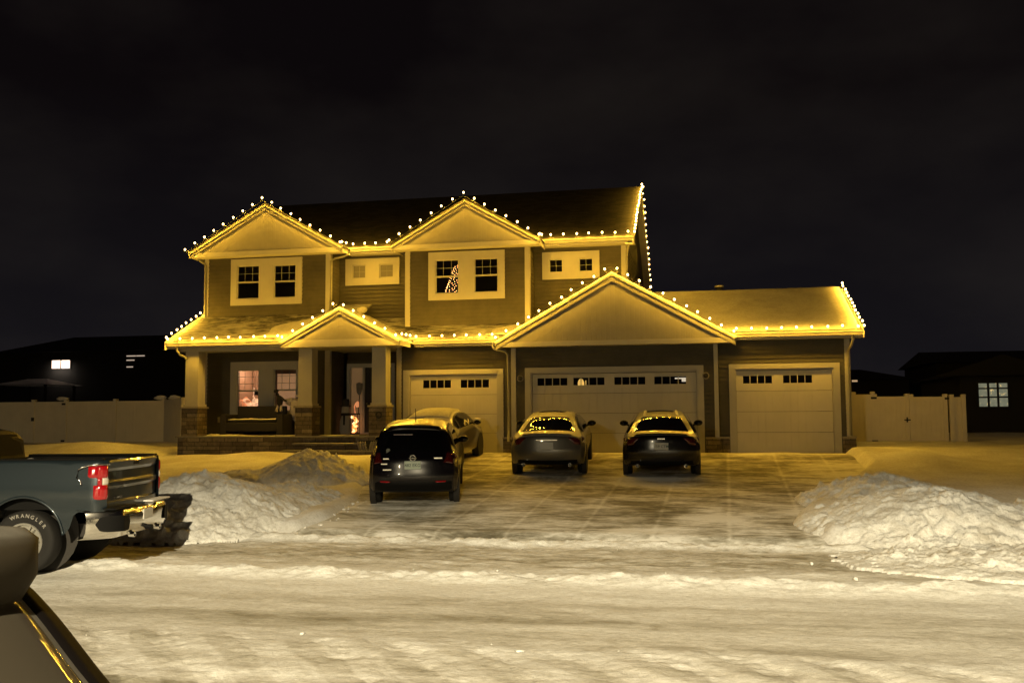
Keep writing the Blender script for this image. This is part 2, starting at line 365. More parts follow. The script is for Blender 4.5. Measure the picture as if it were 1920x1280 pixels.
# ------------------------------------------------------------------ terrain
CURB = 15.24
def ramp_z(y): return np.where(y < CURB, 0.0, .10 * sst(CURB, CURB + .40, y) + .90 * np.clip((y - CURB) / 11.76, 0, 1))
DLy = [15.24, 16.5, 18.8, 21.5, 24.0, 28.4]; DLx = [-7.15, -7.0, -7.25, -8.1, -8.85, -9.05]
DRy = [15.24, 17.6, 20.8, 24.0, 28.4]; DRx = [2.15, 1.95, 3.15, 4.2, 4.3]
def dl(y): return np.interp(y, DLy, DLx)
def dr(y): return np.interp(y, DRy, DRx)
def G(x, y):
    """height the vehicles and props stand on"""
    return float(ramp_z(np.array(float(y))))
def axis(parts):
    out = []
    for a, b, st in parts: out += list(np.arange(a, b - 1e-6, st))
    return np.array(out + [parts[-1][1]])
# street
xs = axis([(-90, -16, 6), (-16, 8, .045), (8, 90, 6)]); ys = axis([(-40, 5.6, 3), (5.6, CURB, .04)])
X, Y = np.meshgrid(xs, ys)
Z = fbm(X * .5, Y * 1.2, 4) * .018 + fbm(X * 2.5, Y * 3.5, 4, .6) * .010
rid = np.exp(-((Y - 11.85 - .12 * fbm(X * .6, X * 0 + 2, 3)) / .30) ** 2)           # windrow left by the plough
Z += rid * (.085 + .10 * fbm(X * 1.6, Y * 2.4, 5, .75))
pk = sst(12.3, 12.8, Y)
Z += pk * (fbm(X * 1.3, Y * 2.6, 5, .65) * .03 + np.maximum(0, fbm(X * 2.3 + 5, Y * 4, 4, .6)) * .035)
rid2 = np.exp(-((Y - 15.02 - .06 * fbm(X * 1.2, X * 0 + 7, 3)) / .20) ** 2)
Z += rid2 * (.085 + .09 * fbm(X * 2.6, Y * 2.6, 5, .75)) * sst(-9.5, -7.2, X)
tr = 1 - sst(8.15, 8.7, Y + .25 * fbm(X * .8, Y * .8, 3))
ph = (X + Y * .84) / .75 + .25 * fbm(X * .8, Y * .8, 3)
st_ = np.abs(((ph % 1) - .5) * 2)
Z += tr * (.018 * sst(.35, .6, st_) * sst(-.3, .2, fbm(X * .55 + 4, Y * .3, 2)) + .030 * (1 - sst(.35, .6, st_)) * fbm(X * 9, Y * 9, 4, .7) + .016 * fbm(X * 4, Y * 4, 5, .75) + .02)
far = (np.abs(X + 4) > 13) | (Y < 5); Z = np.where(far, 0, Z)
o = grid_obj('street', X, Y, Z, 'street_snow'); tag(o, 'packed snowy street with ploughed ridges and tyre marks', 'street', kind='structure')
# ground: snow-covered lots as one sheet out to the horizon
xs = axis([(-300, -60, 20), (-60, -26, 2), (-26, 10, .09), (10, 60, 2), (60, 300, 20)])
ys = axis([(CURB, 34, .08), (34, 60, 1), (60, 400, 20)])
X, Y = np.meshgrid(xs, ys)
Z = np.where(Y < 60, ramp_z(Y), 1.0)
inside = sst(0, .35, X - dl(Y)) * sst(0, .35, dr(Y) - X)          # 1 on the driveway
cover = .16 + .10 * fbm(X * .25, Y * .3, 3) + .02 * fbm(X * 2, Y * 2, 4)
cover += .22 * np.exp(-((X + 19.3) / 2.6) ** 2 - ((Y - 27.0) / 1.3) ** 2)
cover += .18 * np.exp(-((X - 5.2) / .9) ** 2 - ((Y - 24.3) / 2.4) ** 2) + .12 * np.exp(-((X + 12.4) / 1.1) ** 2 - ((Y - 25.1) / .6) ** 2)
cover *= sst(CURB, CURB + .5, Y)
fr_ = np.clip((Y - 24.9) / 1.0, 0, 1)
near_house = sst(-16.6, -15.9, X) * (1 - sst(-9.6, -9.0, X)) * sst(25.2, 25.9, Y); cover = cover * (1 - .95 * near_house)
Z = Z + cover * (1 - inside) - .06 * inside * sst(CURB, CURB + .2, Y)
hou = (X > -15.6) & (X < 4.0) & (Y > 26.6) & (Y < 39); Z = np.where(hou, np.minimum(Z, .9), Z)
o = grid_obj('ground', X, Y, Z, 'snow'); tag(o, 'snow covered front yards on both sides of the house', 'ground', kind='structure')
mk('ground_far', [(-600, -600, -.35), (600, -600, -.35), (600, 600, -.35), (-600, 600, -.35)], [(0, 1, 2, 3)], 'snow')['kind'] = 'structure'
# driveway
t_ = np.linspace(0, 1, 190); ys = axis([(CURB, 27.9, .07)])
T, Y = np.meshgrid(t_, ys); X = dl(Y) + (dr(Y) - dl(Y)) * T
drift = sst(23.8, 26.5, Y) * (.04 + .05 * fbm(X * .9, Y * .9, 3))
Z = ramp_z(Y) + .008 * fbm(X * 1.5, Y * 2.5, 4, .6) + np.maximum(0, fbm(X * .8 + 3, Y * 1.6, 4)) * .02
for cx0, cx1, yy in ((-4.45, -2.9, 23.0), (-1.7, .0, 22.9)):   # snow pushed up behind the wheels
    Z += .05 * np.exp(-((Y - yy + .9) / .18) ** 2) * sst(cx0 - .3, cx0, X) * (1 - sst(cx1, cx1 + .3, X))
Z = np.where(Y > 26.9, np.minimum(Z, 1.0), Z) + drift * .6 * (Y < 27.2)
edge = np.minimum(T, 1 - T) * (dr(Y) - dl(Y)); Z -= .05 * (1 - sst(0, .12, edge))
o = grid_obj('driveway', X, Y, Z, 'driveway_surface'); tag(o, 'wide concrete driveway under thin drifted snow', 'driveway', kind='structure')

def worley(x, y, seed=0):
    xi = np.floor(x).astype(int); yi = np.floor(y).astype(int); best = np.full(x.shape, 9.); bh = np.zeros(x.shape); sec = np.full(x.shape, 9.)
    for dx in (-1, 0, 1):
        for dy in (-1, 0, 1):
            a = (xi + dx + seed) % 256; b = (yi + dy + seed * 3) % 256
            px = xi + dx + _tab[a, b]; py = yi + dy + _tab[b, (a + 77) % 256]
            d = np.hypot(x - px, y - py); h = _tab[(a + 31) % 256, (b + 11) % 256] + .5 * ((x - px) * (_tab[b, a] - .5) + (y - py) * (_tab[(b + 9) % 256, a] - .5))
            sec = np.where(d < best, best, np.minimum(sec, d)); bh = np.where(d < best, h, bh); best = np.minimum(best, d)
    return bh, sec - best
# snow banks thrown up by the plough
def bank(name, label, x0, x1, y0, y1, hfun, st=.03):
    xs = np.arange(x0, x1, st); ys = np.arange(y0, y1, st); X, Y = np.meshgrid(xs, ys)
    h = hfun(X, Y)
    rough = fbm(X * 1.1, Y * 1.1, 6, .62)
    chunk = 1 - np.abs(fbm(X * 2.3 + 9 + .3 * rough, Y * 2.6, 4, .6)) * 2
    blk = np.maximum(0, fbm(X * 7 + 31, Y * 7, 3, .6) - .12)
    h = h * (1 + .15 * rough) + sst(.0, .10, h) * (chunk * .05 - .03 + .04 * fbm(X * 9, Y * 9, 4, .7) + .15 * blk * sst(-.2, .4, fbm(X * .7 + 3, Y * .7 + 5, 2)))
    msk = sst(-.15, .35, fbm(X * .8 + 21, Y * .8 + 4, 3)) * sst(.03, .2, h)
    for sc, am in ((2.6, .08), (5.5, .085)):
        ch, ed = worley(X * sc + .4 * rough, Y * sc + .4 * chunk, int(sc * 3)); h = h + msk * am * (ch - .45) * sst(0, .22, ed)
    Z = ramp_z(Y) + h - .10 * (h < .03)
    keep = h > -.02
    o = grid_obj(name, X, Y, Z, 'bank_snow')
    import bmesh
    bm = bmesh.new(); bm.from_mesh(o.data)
    dead = [v for v in bm.verts if v.co.z - float(ramp_z(np.array(v.co.y))) < -.085]
    bmesh.ops.delete(bm, geom=dead, context='VERTS'); bm.to_mesh(o.data); bm.free()
    return tag(o, label, 'snow bank', 'snow banks beside the driveway')
def bmp(X, Y, cx, cy, rx, ry, h, p=2.0, rot=0):
    c, s = math.cos(rot), math.sin(rot); u = (X - cx) * c + (Y - cy) * s; v = -(X - cx) * s + (Y - cy) * c
    d = (np.abs(u / rx) ** p + np.abs(v / ry) ** p) ** (1 / p)
    return h * np.clip(1 - d ** 1.6, -1, 1)
def hL(X, Y):
    a = bmp(X, Y, -9.25, 16.2, 2.2, 2.05, .86, 2.4, -.45)
    b = bmp(X, Y, -8.35, 17.9, 1.3, 1.6, .42, 2.2, -.2)
    c = bmp(X, Y, -10.6, 15.6, 2.4, 1.7, .62, 2.4, 0)
    return np.maximum(np.maximum(a, b), c) + .12 * np.minimum(a, b).clip(0)
bank('snowbank', 'white rough snowbank left of the driveway behind the pickup truck', -13.4, -6.2, 13.3, 20.3, hL)
def hL2(X, Y): return np.maximum(bmp(X, Y, -9.15, 21.0, 1.7, 1.5, .68, 2.0, .2), bmp(X, Y, -10.4, 20.6, 1.6, 1.1, .38, 2.0))
bank('snowbank', 'smooth grey snow mound behind the rough left bank, nearer the porch steps', -12.4, -6.8, 18.9, 23.0, hL2)
def hR(X, Y):
    a = bmp(X, Y, 3.55, 19.0, 1.75, 1.7, .50, 2.4, .2)
    b = bmp(X, Y, 3.75, 16.6, 2.25, 1.95, .62, 2.0, -.1)
    c = bmp(X, Y, 6.6, 16.4, 3.6, 2.3, .42, 2.2, -.1)
    d = bmp(X, Y, 5.5, 14.2, 4.0, 1.9, .20, 2.4, .05)
    return np.maximum(np.maximum(a, b), np.maximum(c, d))
bank('snowbank', 'broad lumpy snowbank right of the driveway by the street', 1.3, 9.5, 12.1, 21.2, hR)
# scattered clods
b = MB()
def clod(x, y, z, r): b.blob((x, y, z), (r * random.uniform(.8, 1.5), r * random.uniform(.7, 1.2), r * random.uniform(.5, .9)), 6, jit=.9, seed=random.random() * 90)
for i in range(70):
    k = random.random()
    if k < .32: x = random.uniform(-13, 7); y = random.gauss(12.1, .33); z = .05
    elif k < .55: x = random.uniform(-9.5, 3); y = random.gauss(14.7, .35); z = .03
    elif k < .85: x = random.uniform(1.5, 7.5); y = random.gauss(13.2, .6); z = .05
    else: x = random.uniform(-6, 2.6); y = random.gauss(8.2, .35); z = .02
    if y > CURB - .05: y = CURB - .1
    clod(x, y, z * .4, random.choice((.008, .012, .012, .016, .02, .03)))
for i in range(60):
    y = random.uniform(15.3, 18.5); x = float(dl(np.array(y))) + random.gauss(.15, .2); clod(x, y, float(ramp_z(np.array(y))) + .01, random.choice((.012, .02, .03)))
tag(b.build('snow_clods', 'bank_snow', smooth=True), 'loose lumps of snow scattered along the street edge', 'snow lumps', kind='stuff')

# ------------------------------------------------------------------ the house
house = thing('house', 'large two storey dark sided house outlined in warm bulbs with three garage doors', 'house', (-6, 28, 1.0))
HL = Matrix.Translation((6, -28, -1.0))
def hp(o):
    """adopt a part modelled in world coordinates"""
    o.parent = house; o.matrix_parent_inverse = HL; return o
def rects(x0, x1, z0, z1, holes):
    xsr = sorted({x0, x1, *[h for H in holes for h in H[:2] if x0 < h < x1]})
    for a, c in zip(xsr, xsr[1:]):
        z = z0
        for H in sorted([H for H in holes if H[0] < c - 1e-6 and H[1] > a + 1e-6 and H[3] > z0 and H[2] < z1], key=lambda H: H[2]):
            if H[2] > z: yield a, c, z, min(H[2], z1)
            z = max(z, H[3])
        if z < z1: yield a, c, z, z1
def lap(b, a, c, z0, z1, y, e=.128):
    k = math.floor(z0 / e); 
    while k * e < z1 - 1e-6:
        za, zb = max(z0, k * e), min(z1, (k + 1) * e)
        if zb - za > .004:
            ya = y - .032 * (1 - (za - k * e) / e) - .003; yb = y - .032 * (1 - (zb - k * e) / e) - .003
            b.add([(a, ya, za), (c, ya, za), (c, yb, zb), (a, yb, zb), (a, y, za), (c, y, za)], [(0, 1, 2, 3), (4, 5, 1, 0)])
        k += 1
def wall_front(x0, x1, z0, z1, y, holes=()):
    b = MB()
    for r in rects(x0, x1, z0, z1, holes): lap(b, *r, y)
    for a, c, p, q in rects(x0, x1, z0, z1, holes): b.box(a, c, y, y + .14, p, q)
    return hp(b.build('wall', 'siding'))
def wall_side(x, y0, y1, z0, z1, face):          # side wall, lapped on the face side
    b = MB(); e = .128; k = math.floor(z0 / e)
    while k * e < z1 - 1e-6:
        za, zb = max(z0, k * e), min(z1, (k + 1) * e)
        xa = x + face * (.022 * (1 - (za - k * e) / e) + .003); xb = x + face * (.022 * (1 - (zb - k * e) / e) + .003)
        b.add([(xa, y0, za), (xa, y1, za), (xb, y1, zb), (xb, y0, zb), (x, y0, za), (x, y1, za)], [(0, 1, 2, 3), (0, 4, 5, 1)]); k += 1
    b.box(min(x, x - face * .14), max(x, x - face * .14), y0, y1, z0, z1)
    return hp(b.build('wall', 'siding'))
def board(x0, x1, y0, y1, z0, z1, name='corner_board', mt='trim'):
    b = MB(); b.box(x0, x1, y0, y1, z0, z1); return hp(b.build(name, mt, bevel=.006))

YB, YM, YG, YR, YL, YE = 28.2, 28.95, 27.4, 27.8, 27.75, 29.4   # bay, main, 2-car, right garage, left garage, entry
# windows: (outer x0,x1,z0,z1, panes[(x0,x1,z0,z1)], sash grid)
def window(y, ox0, ox1, oz0, oz1, panes, grid=(3, 2), hung=True, glass='window_glass', label=None, top_grid_only=True):
    fr = MB()
    for r in rects(ox0, ox1, oz0, oz1, panes): fr.box(r[0], r[1], y - .065, y + .05, r[2], r[3])
    f = hp(fr.build('window', 'trim'))
    if label: f['label'] = label
    for (a, c, p, q) in panes:
        s = MB(); w = .035
        for d in ((a, a + w, p, q), (c - w, c, p, q), (a + w, c - w, p, p + w), (a + w, c - w, q - w, q)): s.box(d[0], d[1], y - .03, y + .03, d[2], d[3])
        mid = (p + q) / 2
        if hung: s.box(a + w, c - w, y - .035, y + .03, mid - .025, mid + .025)
        lo = mid if (hung and top_grid_only) else p
        for i in range(1, grid[0]): xx = a + (c - a) * i / grid[0]; s.box(xx - .007, xx + .007, y - .004, y + .007, lo + .02, q - w + .002, 1)
        for i in range(1, grid[1]): zz = lo + (q - lo) * i / grid[1]; s.box(a + w - .002, c - w + .002, y - .0045, y + .0075, zz - .007, zz + .007, 1)
        sh = s.build('sash', ['trim', 'muntin']); sh.parent = f; sh.matrix_parent_inverse = Matrix.Identity(4)
    for (a, c, p, q) in panes:
        g = MB(); g.box(a + .03, c - .03, y + .008, y + .014, p + .03, q - .03)
        gg = g.build('pane', glass); gg.parent = f; gg.matrix_parent_inverse = Matrix.Identity(4)
    return f
WALL_TOP = 7.50
UB1 = [(-14.80, -14.00, 5.98, 7.10), (-13.50, -12.72, 5.98, 7.08)]
UB2 = [(-8.03, -7.26, 5.95, 7.03), (-6.77, -6.00, 5.95, 7.03)]
LW = [(-14.74, -13.96, 2.30, 3.66), (-13.45, -12.66, 2.30, 3.68)]
S1 = [(-11.09, -10.60, 6.64, 7.10), (-10.14, -9.65, 6.64, 7.10)]
S2 = [(-4.52, -4.07, 6.60, 7.04), (-3.57, -3.12, 6.60, 7.04)]
# left bay, both floors
wall_front(-15.95, -11.55, 4.95, WALL_TOP, YB, UB1); wall_front(-15.95, -11.55, 1.5, 4.95, YB, LW)
wall_front(-9.0, -5.02, 4.5, WALL_TOP, YM * 0 + 28.2, UB2)
wall_front(-11.55, -9.0, 4.6, WALL_TOP, YM, S1); wall_front(-5.02, -2.1, 4.4, WALL_TOP, YM, S2)
wall_side(-11.55, YB + .14, YE, 1.5, WALL_TOP, 1); wall_side(-9.0, YB + .14, YM, 4.6, WALL_TOP, -1); wall_side(-5.02, YB + .14, YM, 4.5, WALL_TOP, 1)
wall_side(-15.95, YB + .14, 38.3, 1.2, WALL_TOP, -1); wall_side(-2.1, YM + .14, 38.3, 3.9, WALL_TOP, 1)
hp(one_box('wall', (-15.95, -2.1, 38.3, 38.45, 1, WALL_TOP), 'siding', None))
# gable end of the main block, under the right rake
b = MB(); b.prism([(28.95, 7.5), (38.3, 7.5), (33.6, 10.05)], 'x', -2.24, -2.08); hp(b.build('gable_wall', 'siding'))
# floors keep the storeys dark
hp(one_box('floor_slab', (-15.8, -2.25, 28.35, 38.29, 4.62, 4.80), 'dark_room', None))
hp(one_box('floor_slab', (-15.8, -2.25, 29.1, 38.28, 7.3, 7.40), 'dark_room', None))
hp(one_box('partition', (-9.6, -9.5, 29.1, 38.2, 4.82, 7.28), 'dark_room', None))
window(YB, -15.01, -12.51, 5.78, 7.31, UB1); window(28.2, -8.25, -5.79, 5.75, 7.27, UB2)
window(YM, -11.31, -9.45, 6.42, 7.30, S1, (2, 2), False, 'frost_glass', 'small paired window with frosted panes')
window(YM, -4.73, -2.92, 6.39, 7.26, S2, (2, 2), False)
window(YB, -14.97, -12.45, 2.05, 3.92, LW, (3, 3))
# thin boards under the porch window down to the deck
for x in (-14.96, -12.62): board(x, x + .05, YB - .06, YB - .026, 1.53, 2.05, 'window_trim')
# corner boards
for x0, x1, z0, z1, y in ((-15.97, -15.82, 1.53, WALL_TOP, YB), (-11.70, -11.53, 1.53, WALL_TOP, YB), (-9.02, -8.86, 4.92, WALL_TOP, 28.2), (-5.16, -5.0, 4.9, WALL_TOP, 28.2),
                          (-2.24, -2.08, 5.0, WALL_TOP, YM), (-8.90 - .25, -8.99, 1.05, 4.25, YL), (-5.45, -5.30, 1.45, 4.25, YG), (.48, .60, 1.45, 4.25, YG), (4.12, 4.27, 1.40, 4.27, YR)):
    board(x0, x1, y - .05, y + .12, z0, z1)
# garage fronts
wall_front(-9.1, -5.4, 1.0, 4.6, YL, [(-8.76, -5.93, .9, 3.40)])
wall_front(-5.45, .60, 1.0, 4.4, YG, [(-4.86, .02, .9, 3.39)])
wall_front(.5, 4.26, 1.0, 4.45, YR, [(1.07, 3.82, .9, 3.42)])
wall_side(4.26, YR + .14, 34.5, 1.0, 4.45, 1); wall_side(-5.45, YG + .14, YL + .1, 1, 4.4, -1); wall_side(.60, YG + .14, YR + .1, 1, 4.4, 1); wall_side(-9.1, YL + .14, YE + .1, 1.0, 4.6, -1)
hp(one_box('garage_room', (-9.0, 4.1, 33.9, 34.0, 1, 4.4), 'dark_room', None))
hp(one_box('garage_floor', (-9.0, 4.1, 27.95, 33.9, .8, 1.0), 'concrete', None))
def garage_door(y, x0, x1, z1, groups, ow, label):
    f = MB(); z0 = 1.0
    f.box(x0 - ow, x0, y - .05, y + .02, z0, z1 + .14); f.box(x1, x1 + ow, y - .05, y + .02, z0, z1 + .14); f.box(x0, x1, y - .05, y + .02, z1, z1 + .14)
    f.box(x0, x0 + .04, y - .02, y + .13, z0, z1); f.box(x1 - .04, x1, y - .02, y + .13, z0, z1); f.box(x0 + .04, x1 - .04, y - .02, y + .13, z1 - .04, z1)
    d = thing('garage_door', label, 'x'); del d['category']; d.location = ((x0 + x1) / 2, y, 1.0); hp(d)
    inv = d.matrix_parent_inverse
    def ch(o): o.parent = d; o.matrix_parent_inverse = (Matrix.Translation(((x0 + x1) / 2, y, 1.0))).inverted(); return o
    ch(f.build('frame', 'trim'))
    n = 4; h = (z1 - .05 - z0) / n; holes = []
    for gx0, gx1, gz0, gz1, k in groups:
        w = (gx1 - gx0) / k
        holes += [(gx0 + i * w + .012, gx0 + (i + 1) * w - .012, gz0, gz1) for i in range(k)]
    p = MB()
    for i in range(n):
        for r in rects(x0 + .045, x1 - .045, z0 + i * h + .004, z0 + (i + 1) * h - .004, holes): p.box(r[0], r[1], y + .06, y + .10, r[2], r[3])
    ch(p.build('door_panel', 'garage_panel', bevel=.003))
    for a, c, zz0, zz1 in holes:
        g = MB(); g.box(a, c, y + .075, y + .085, zz0, zz1); ch(g.build('pane', 'window_glass'))
    return d, ch
HT = lambda a, c, z0=2.98, z1=3.22: (a, c, z0, z1, 4)
garage_door(YL, -8.76, -5.93, 3.40, [HT(-8.33, -7.42), HT(-7.13, -6.22)], .17, 'single garage door behind the two nearer cars, left of the double door')
dd, ch2 = garage_door(YG, -4.86, .02, 3.39, [HT(-4.68, -3.76, 3.0, 3.22), HT(-3.60, -2.66, 3.0, 3.22), HT(-2.39, -1.47, 3.0, 3.22), HT(-1.23, -.30, 3.0, 3.22)], .17, 'wide double garage door with four groups of small panes')
garage_door(YR, 1.07, 3.82, 3.42, [HT(1.30, 2.13, 3.0, 3.22), HT(2.42, 3.24, 3.0, 3.22)], .16, 'single garage door at the right end of the house')
# a lit lamp and shelves seen through the second group of panes
mat('garage_lamp', (1, .8, .4), .5, emit=(1, .62, .15), es=1.1); mat('reflection_glow', (1, .9, .8), .5, emit=(1, .85, .62), es=.9)
q = thing('work_lamp', 'small lit yellow lamp seen through the double garage door panes', 'lamp', (-3.4, 27.75, 2.75))
b = MB(); b.blob((0, 0, .30), (.10, .06, .16), 10); b.build('lamp_shade', 'garage_lamp', q, True)
b = MB(); b.lathe([(.07, -.02), (.07, .02), (.015, .03), (.015, .16)], n=10); b.build('base', 'black_plastic', q)
b = MB(); b.box(.14, .155, -.02, .02, .2, .40); b.box(.03, .04, -.09, -.07, .28, .42); b.build('bracket', 'garage_lamp', q)
q = thing('pane_reflection', 'added white glowing shape for a reflection in the rightmost double garage door panes', 'lamp', (-.42, 27.9, 3.1))  # glowing shape added behind the panes to stand for a white reflection
b = MB(); b.box(-.22, .10, -.01, .02, .06, .10); b.box(-.02, .10, -.01, .02, -.02, .06); b.build('tube', 'reflection_glow', q); b = MB(); b.box(-.24, .12, .02, .05, .02, .12); b.build('housing', 'black_plastic', q)
# stone skirts at the garage piers
for x0, x1, y in ((-5.94 + .17, -5.50, YL), (-5.47, -5.06, YG), (.22, .62, YG), (.62, .90, YR), (4.0, 4.36, YR)):
    b = MB(); b.box(x0, x1, y - .09, y + .1, .95, 1.42); hp(b.build('stone_skirt', 'stone'))
    b = MB(); b.box(x0 - .01, x1 + .01, y - .115, y + .1, 1.42, 1.47); hp(b.build('stone_cap', 'stone_cap'))
# wall lamps by the double door
for x in (-5.17, .25):
    q = thing('wall_lamp', 'dark round unlit wall lamp beside the double garage door', 'x', (0, 0, 0)); del q['category']; hp(q)
    b = MB(); b.lathe([(.10, YG - .03), (.10, YG - .06), (.085, YG - .07)], (x, 0, 3.22), 18, 'y'); o = b.build('backplate', 'stone_cap', q)
    b = MB(); b.lathe([(.07, YG - .07), (.07, YG - .15), (.03, YG - .16)], (x, 0, 3.22), 18, 'y'); o = b.build('lamp_shade', 'soft_black', q)
    q.matrix_parent_inverse = HL
b = MB(); b.box(-15.40, -15.29, YB - .06, YB - .03, 1.95, 2.13); hp(b.build('outlet_box', 'trim'))

# porch deck, steps
b = MB(); b.box(-15.75, -9.0, 26.35, 29.4, .8, 1.50); hp(b.build('porch_base', 'stone'))
b = MB(); b.box(-15.80, -9.0, 26.28, 29.4, 1.50, 1.55); hp(b.build('porch_deck', 'concrete'))
for x0, x1, y0, y1, z in ((-11.75, -9.15, 25.95, 26.35, 1.34), (-11.95, -9.1, 25.6, 25.95, 1.14)):
    b = MB(); b.box(x0, x1, y0, y1, .8, z - .04); hp(b.build('step', 'stone'))
    b = MB(); b.box(x0 - .03, x1 + .03, y0 - .03, y1 + .01, z - .04, z); hp(b.build('tread', 'concrete'))
def drift_obj(x0, x1, y0, y1, z, amp, seed, label, mt='snow'):
    xs = np.arange(x0, x1, .04); ys = np.arange(y0, y1, .04); X, Y = np.meshgrid(xs, ys)
    e = np.minimum(np.minimum(X - x0, x1 - X) / .25, np.minimum(Y - y0, y1 - Y) / .06).clip(0, 1)
    Z = z - .02 + e * (.025 + amp * np.maximum(0, .3 + fbm(X * 1.2 + seed, Y * 2, 4)))
    return grid_obj('drifted_snow', X, Y, Z, mt)
hp(drift_obj(-15.0, -11.9, 26.29, 26.9, 1.55, .05, 2, '')); hp(drift_obj(-11.2, -9.7, 26.29, 26.6, 1.55, .025, 4, ''))
hp(drift_obj(-15.8, -15.0, 27.7, 28.17, 1.55, .15, 8, ''))
hp(drift_obj(-11.75, -9.2, 25.95, 26.1, 1.34, .02, 5, '')); hp(drift_obj(-11.95, -9.2, 25.6, 25.72, 1.14, .02, 6, ''))
# entry: wall, frame, sidelight, door
wall_front(-11.41, -9.1, 1.5, 4.9, YE, [(-11.30, -9.85, 1.5, 3.85)])
f = MB(); f.box(-11.41, -11.28, YE - .06, YE + .1, 1.55, 3.87); f.box(-11.28, -9.75, YE - .06, YE + .1, 3.74, 3.87); f.box(-9.87, -9.75, YE - .06, YE + .1, 1.55, 3.74); f.box(-10.87, -10.79, YE - .05, YE + .1, 1.58, 3.74); f.box(-11.28, -9.87, YE - .04, YE + .1, 1.55, 1.60)
hp(f.build('door_frame', 'trim'))
mat('sidelight', (.30, .24, .18), .6, emit=(.5, .26, .10), es=.16)
b = MB(); b.box(-11.28, -10.87, YE + .03, YE + .05, 1.6, 3.74); o = hp(b.build('sidelight', 'sidelight'))
d = MB(); d.box(-10.79, -9.87, YE + .0, YE + .05, 1.6, 3.74)
for zz in ((1.75, 2.45), (2.6, 3.6)): 
    for xx in (-10.68, -10.28): d.box(xx, xx + .30, YE - .012, YE + .002, *zz)
dr_ = hp(d.build('door', 'soft_black', bevel=.004))
b = MB(); b.blob((-10.70, YE - .05, 2.55), .03, 10); o = b.build('handle', 'chrome', dr_, True); o.matrix_parent_inverse = Matrix.Identity(4)
# porch columns
for x in (-15.62, -11.86, -9.52):
    cobj = thing('column', '', 'x', (0, 0, 0)); del cobj['category']; del cobj['label']; hp(cobj)
    b = MB(); b.box(x, x + .44, 26.5, 26.94, 2.45, 4.28); b.box(x - .03, x + .47, 26.47, 26.97, 2.45, 2.52); b.box(x - .02, x + .46, 26.48, 26.96, 4.18, 4.24); b.build('shaft', 'trim', cobj, bevel=.008)
    b = MB(); b.box(x - .05, x + .49, 26.40, 26.99, 1.0 if x < -15 else 1.5, 2.39); b.build('stone_base', 'stone', cobj)
    b = MB(); b.box(x - .09, x + .53, 26.36, 27.03, 2.39, 2.45); b.build('cap', 'stone_cap', cobj, bevel=.01)
# porch ceiling and beam
board(-15.9, -12.1, 26.46, 26.98, 4.16, 4.30, 'porch_beam'); hp(one_box('porch_ceiling', (-15.95, -9.0, 26.99, 29.4, 4.24, 4.30), 'trim', None))
board(-12.1, -8.7, 26.2, 26.98, 4.20, 4.30, 'porch_beam')

# ---- roofs
def slab(name, x0, x1, ya, za, yb, zb, t, mt, cut=None):
    """roof plane rising from (ya,za) to (yb,zb)"""
    b = MB(); b.prism([(ya, za), (yb, zb), (yb, zb + t), (ya, za + t)], 'x', x0, x1); return hp(b.build(name, mt))
def eave(x0, x1, y, z, ywall):
    """gutter, fascia and soffit along an eave; z = top of the gutter"""
    b = MB(); b.prism([(y + .01, z - .13), (y + .10, z - .14), (y + .10, z), (y - .03, z), (y - .03, z - .035), (y - .005, z - .07)], 'x', x0, x1); hp(b.build('gutter', 'gutter', bevel=.004))
    b = MB(); b.box(x0, x1, y + .10, y + .13, z - .19, z - .02); hp(b.build('fascia', 'trim'))
    b = MB(); b.box(x0, x1, y + .13, ywall, z - .19, z - .165); hp(b.build('soffit', 'trim'))
def gable(xc, half, ze, apex, yf, yback, ywall, label, drop=.17, roofmat='shingle_dark', zf=None):
    sl = (apex - ze) / half
    for s in (-1, 1):
        b = MB(); t = .05
        b.add([(xc, yf - .01, apex - t), (xc + s * (half + .03), yf - .01, ze - t - sl * .03), (xc + s * (half + .03), yf - .01, ze - sl * .03), (xc, yf - .01, apex),
               (xc, yback, apex - t), (xc + s * (half + .03), yback, ze - t - sl * .03), (xc + s * (half + .03), yback, ze - sl * .03), (xc, yback, apex)],
              [(0, 1, 2, 3), (7, 6, 5, 4), (3, 2, 6, 7), (1, 0, 4, 5), (2, 1, 5, 6), (0, 3, 7, 4)]); hp(b.build('roof', roofmat))
        # rake: fascia plus a smaller crown strip
        for (o0, o1, yy0, yy1, nm) in ((-.052, -.052 - drop, yf + .02, yf + .06, 'rake_board'), (-.052, -.115, yf - .015, yf + .018, 'rake_crown')):
            b = MB(); b.prism([(xc, apex + o0), (xc + s * half, ze + o0), (xc + s * half, ze + o1), (xc, apex + o1)], 'y', yy0, yy1); hp(b.build(nm, 'rake_trim'))
    b = MB(); zb = (ze - .05) if zf is None else zf
    k = (zb - ze + drop * .9) / sl if sl else 0
    b.prism([(xc - half + max(0, k) + .02, zb), (xc + half - max(0, k) - .02, zb), (xc, apex - drop * .95)], 'y', yf + .07, yf + .12); hp(b.build('gable_wall', 'gable_panel'))
    b = MB(); b.box(xc - half + .04, xc + half - .04, yf + .035, yf + .10, ze - .19, zb); hp(b.build('frieze_board', 'trim'))
    b = MB(); b.box(xc - half + .04, xc + half - .04, yf + .10, ywall, ze - .19, ze - .165); hp(b.build('soffit', 'trim'))
    for s in (-1, 1):                                        # return along each side
        b = MB(); x = xc + s * (half - .01); b.box(min(x, x - s * .03), max(x, x - s * .03), yf + .06, ywall + .6, ze - .19, ze - .03); hp(b.build('fascia', 'trim'))
gable(-13.66, 2.66, 7.55, 9.05, 27.75, 31.4, YB, '')
gable(-6.97, 2.36, 7.52, 8.86, 27.75, 31.2, YB, '')
gable(-2.37, 3.46, 4.33, 6.27, 26.95, 33.5, YG, '', .22, 'roof_snow')
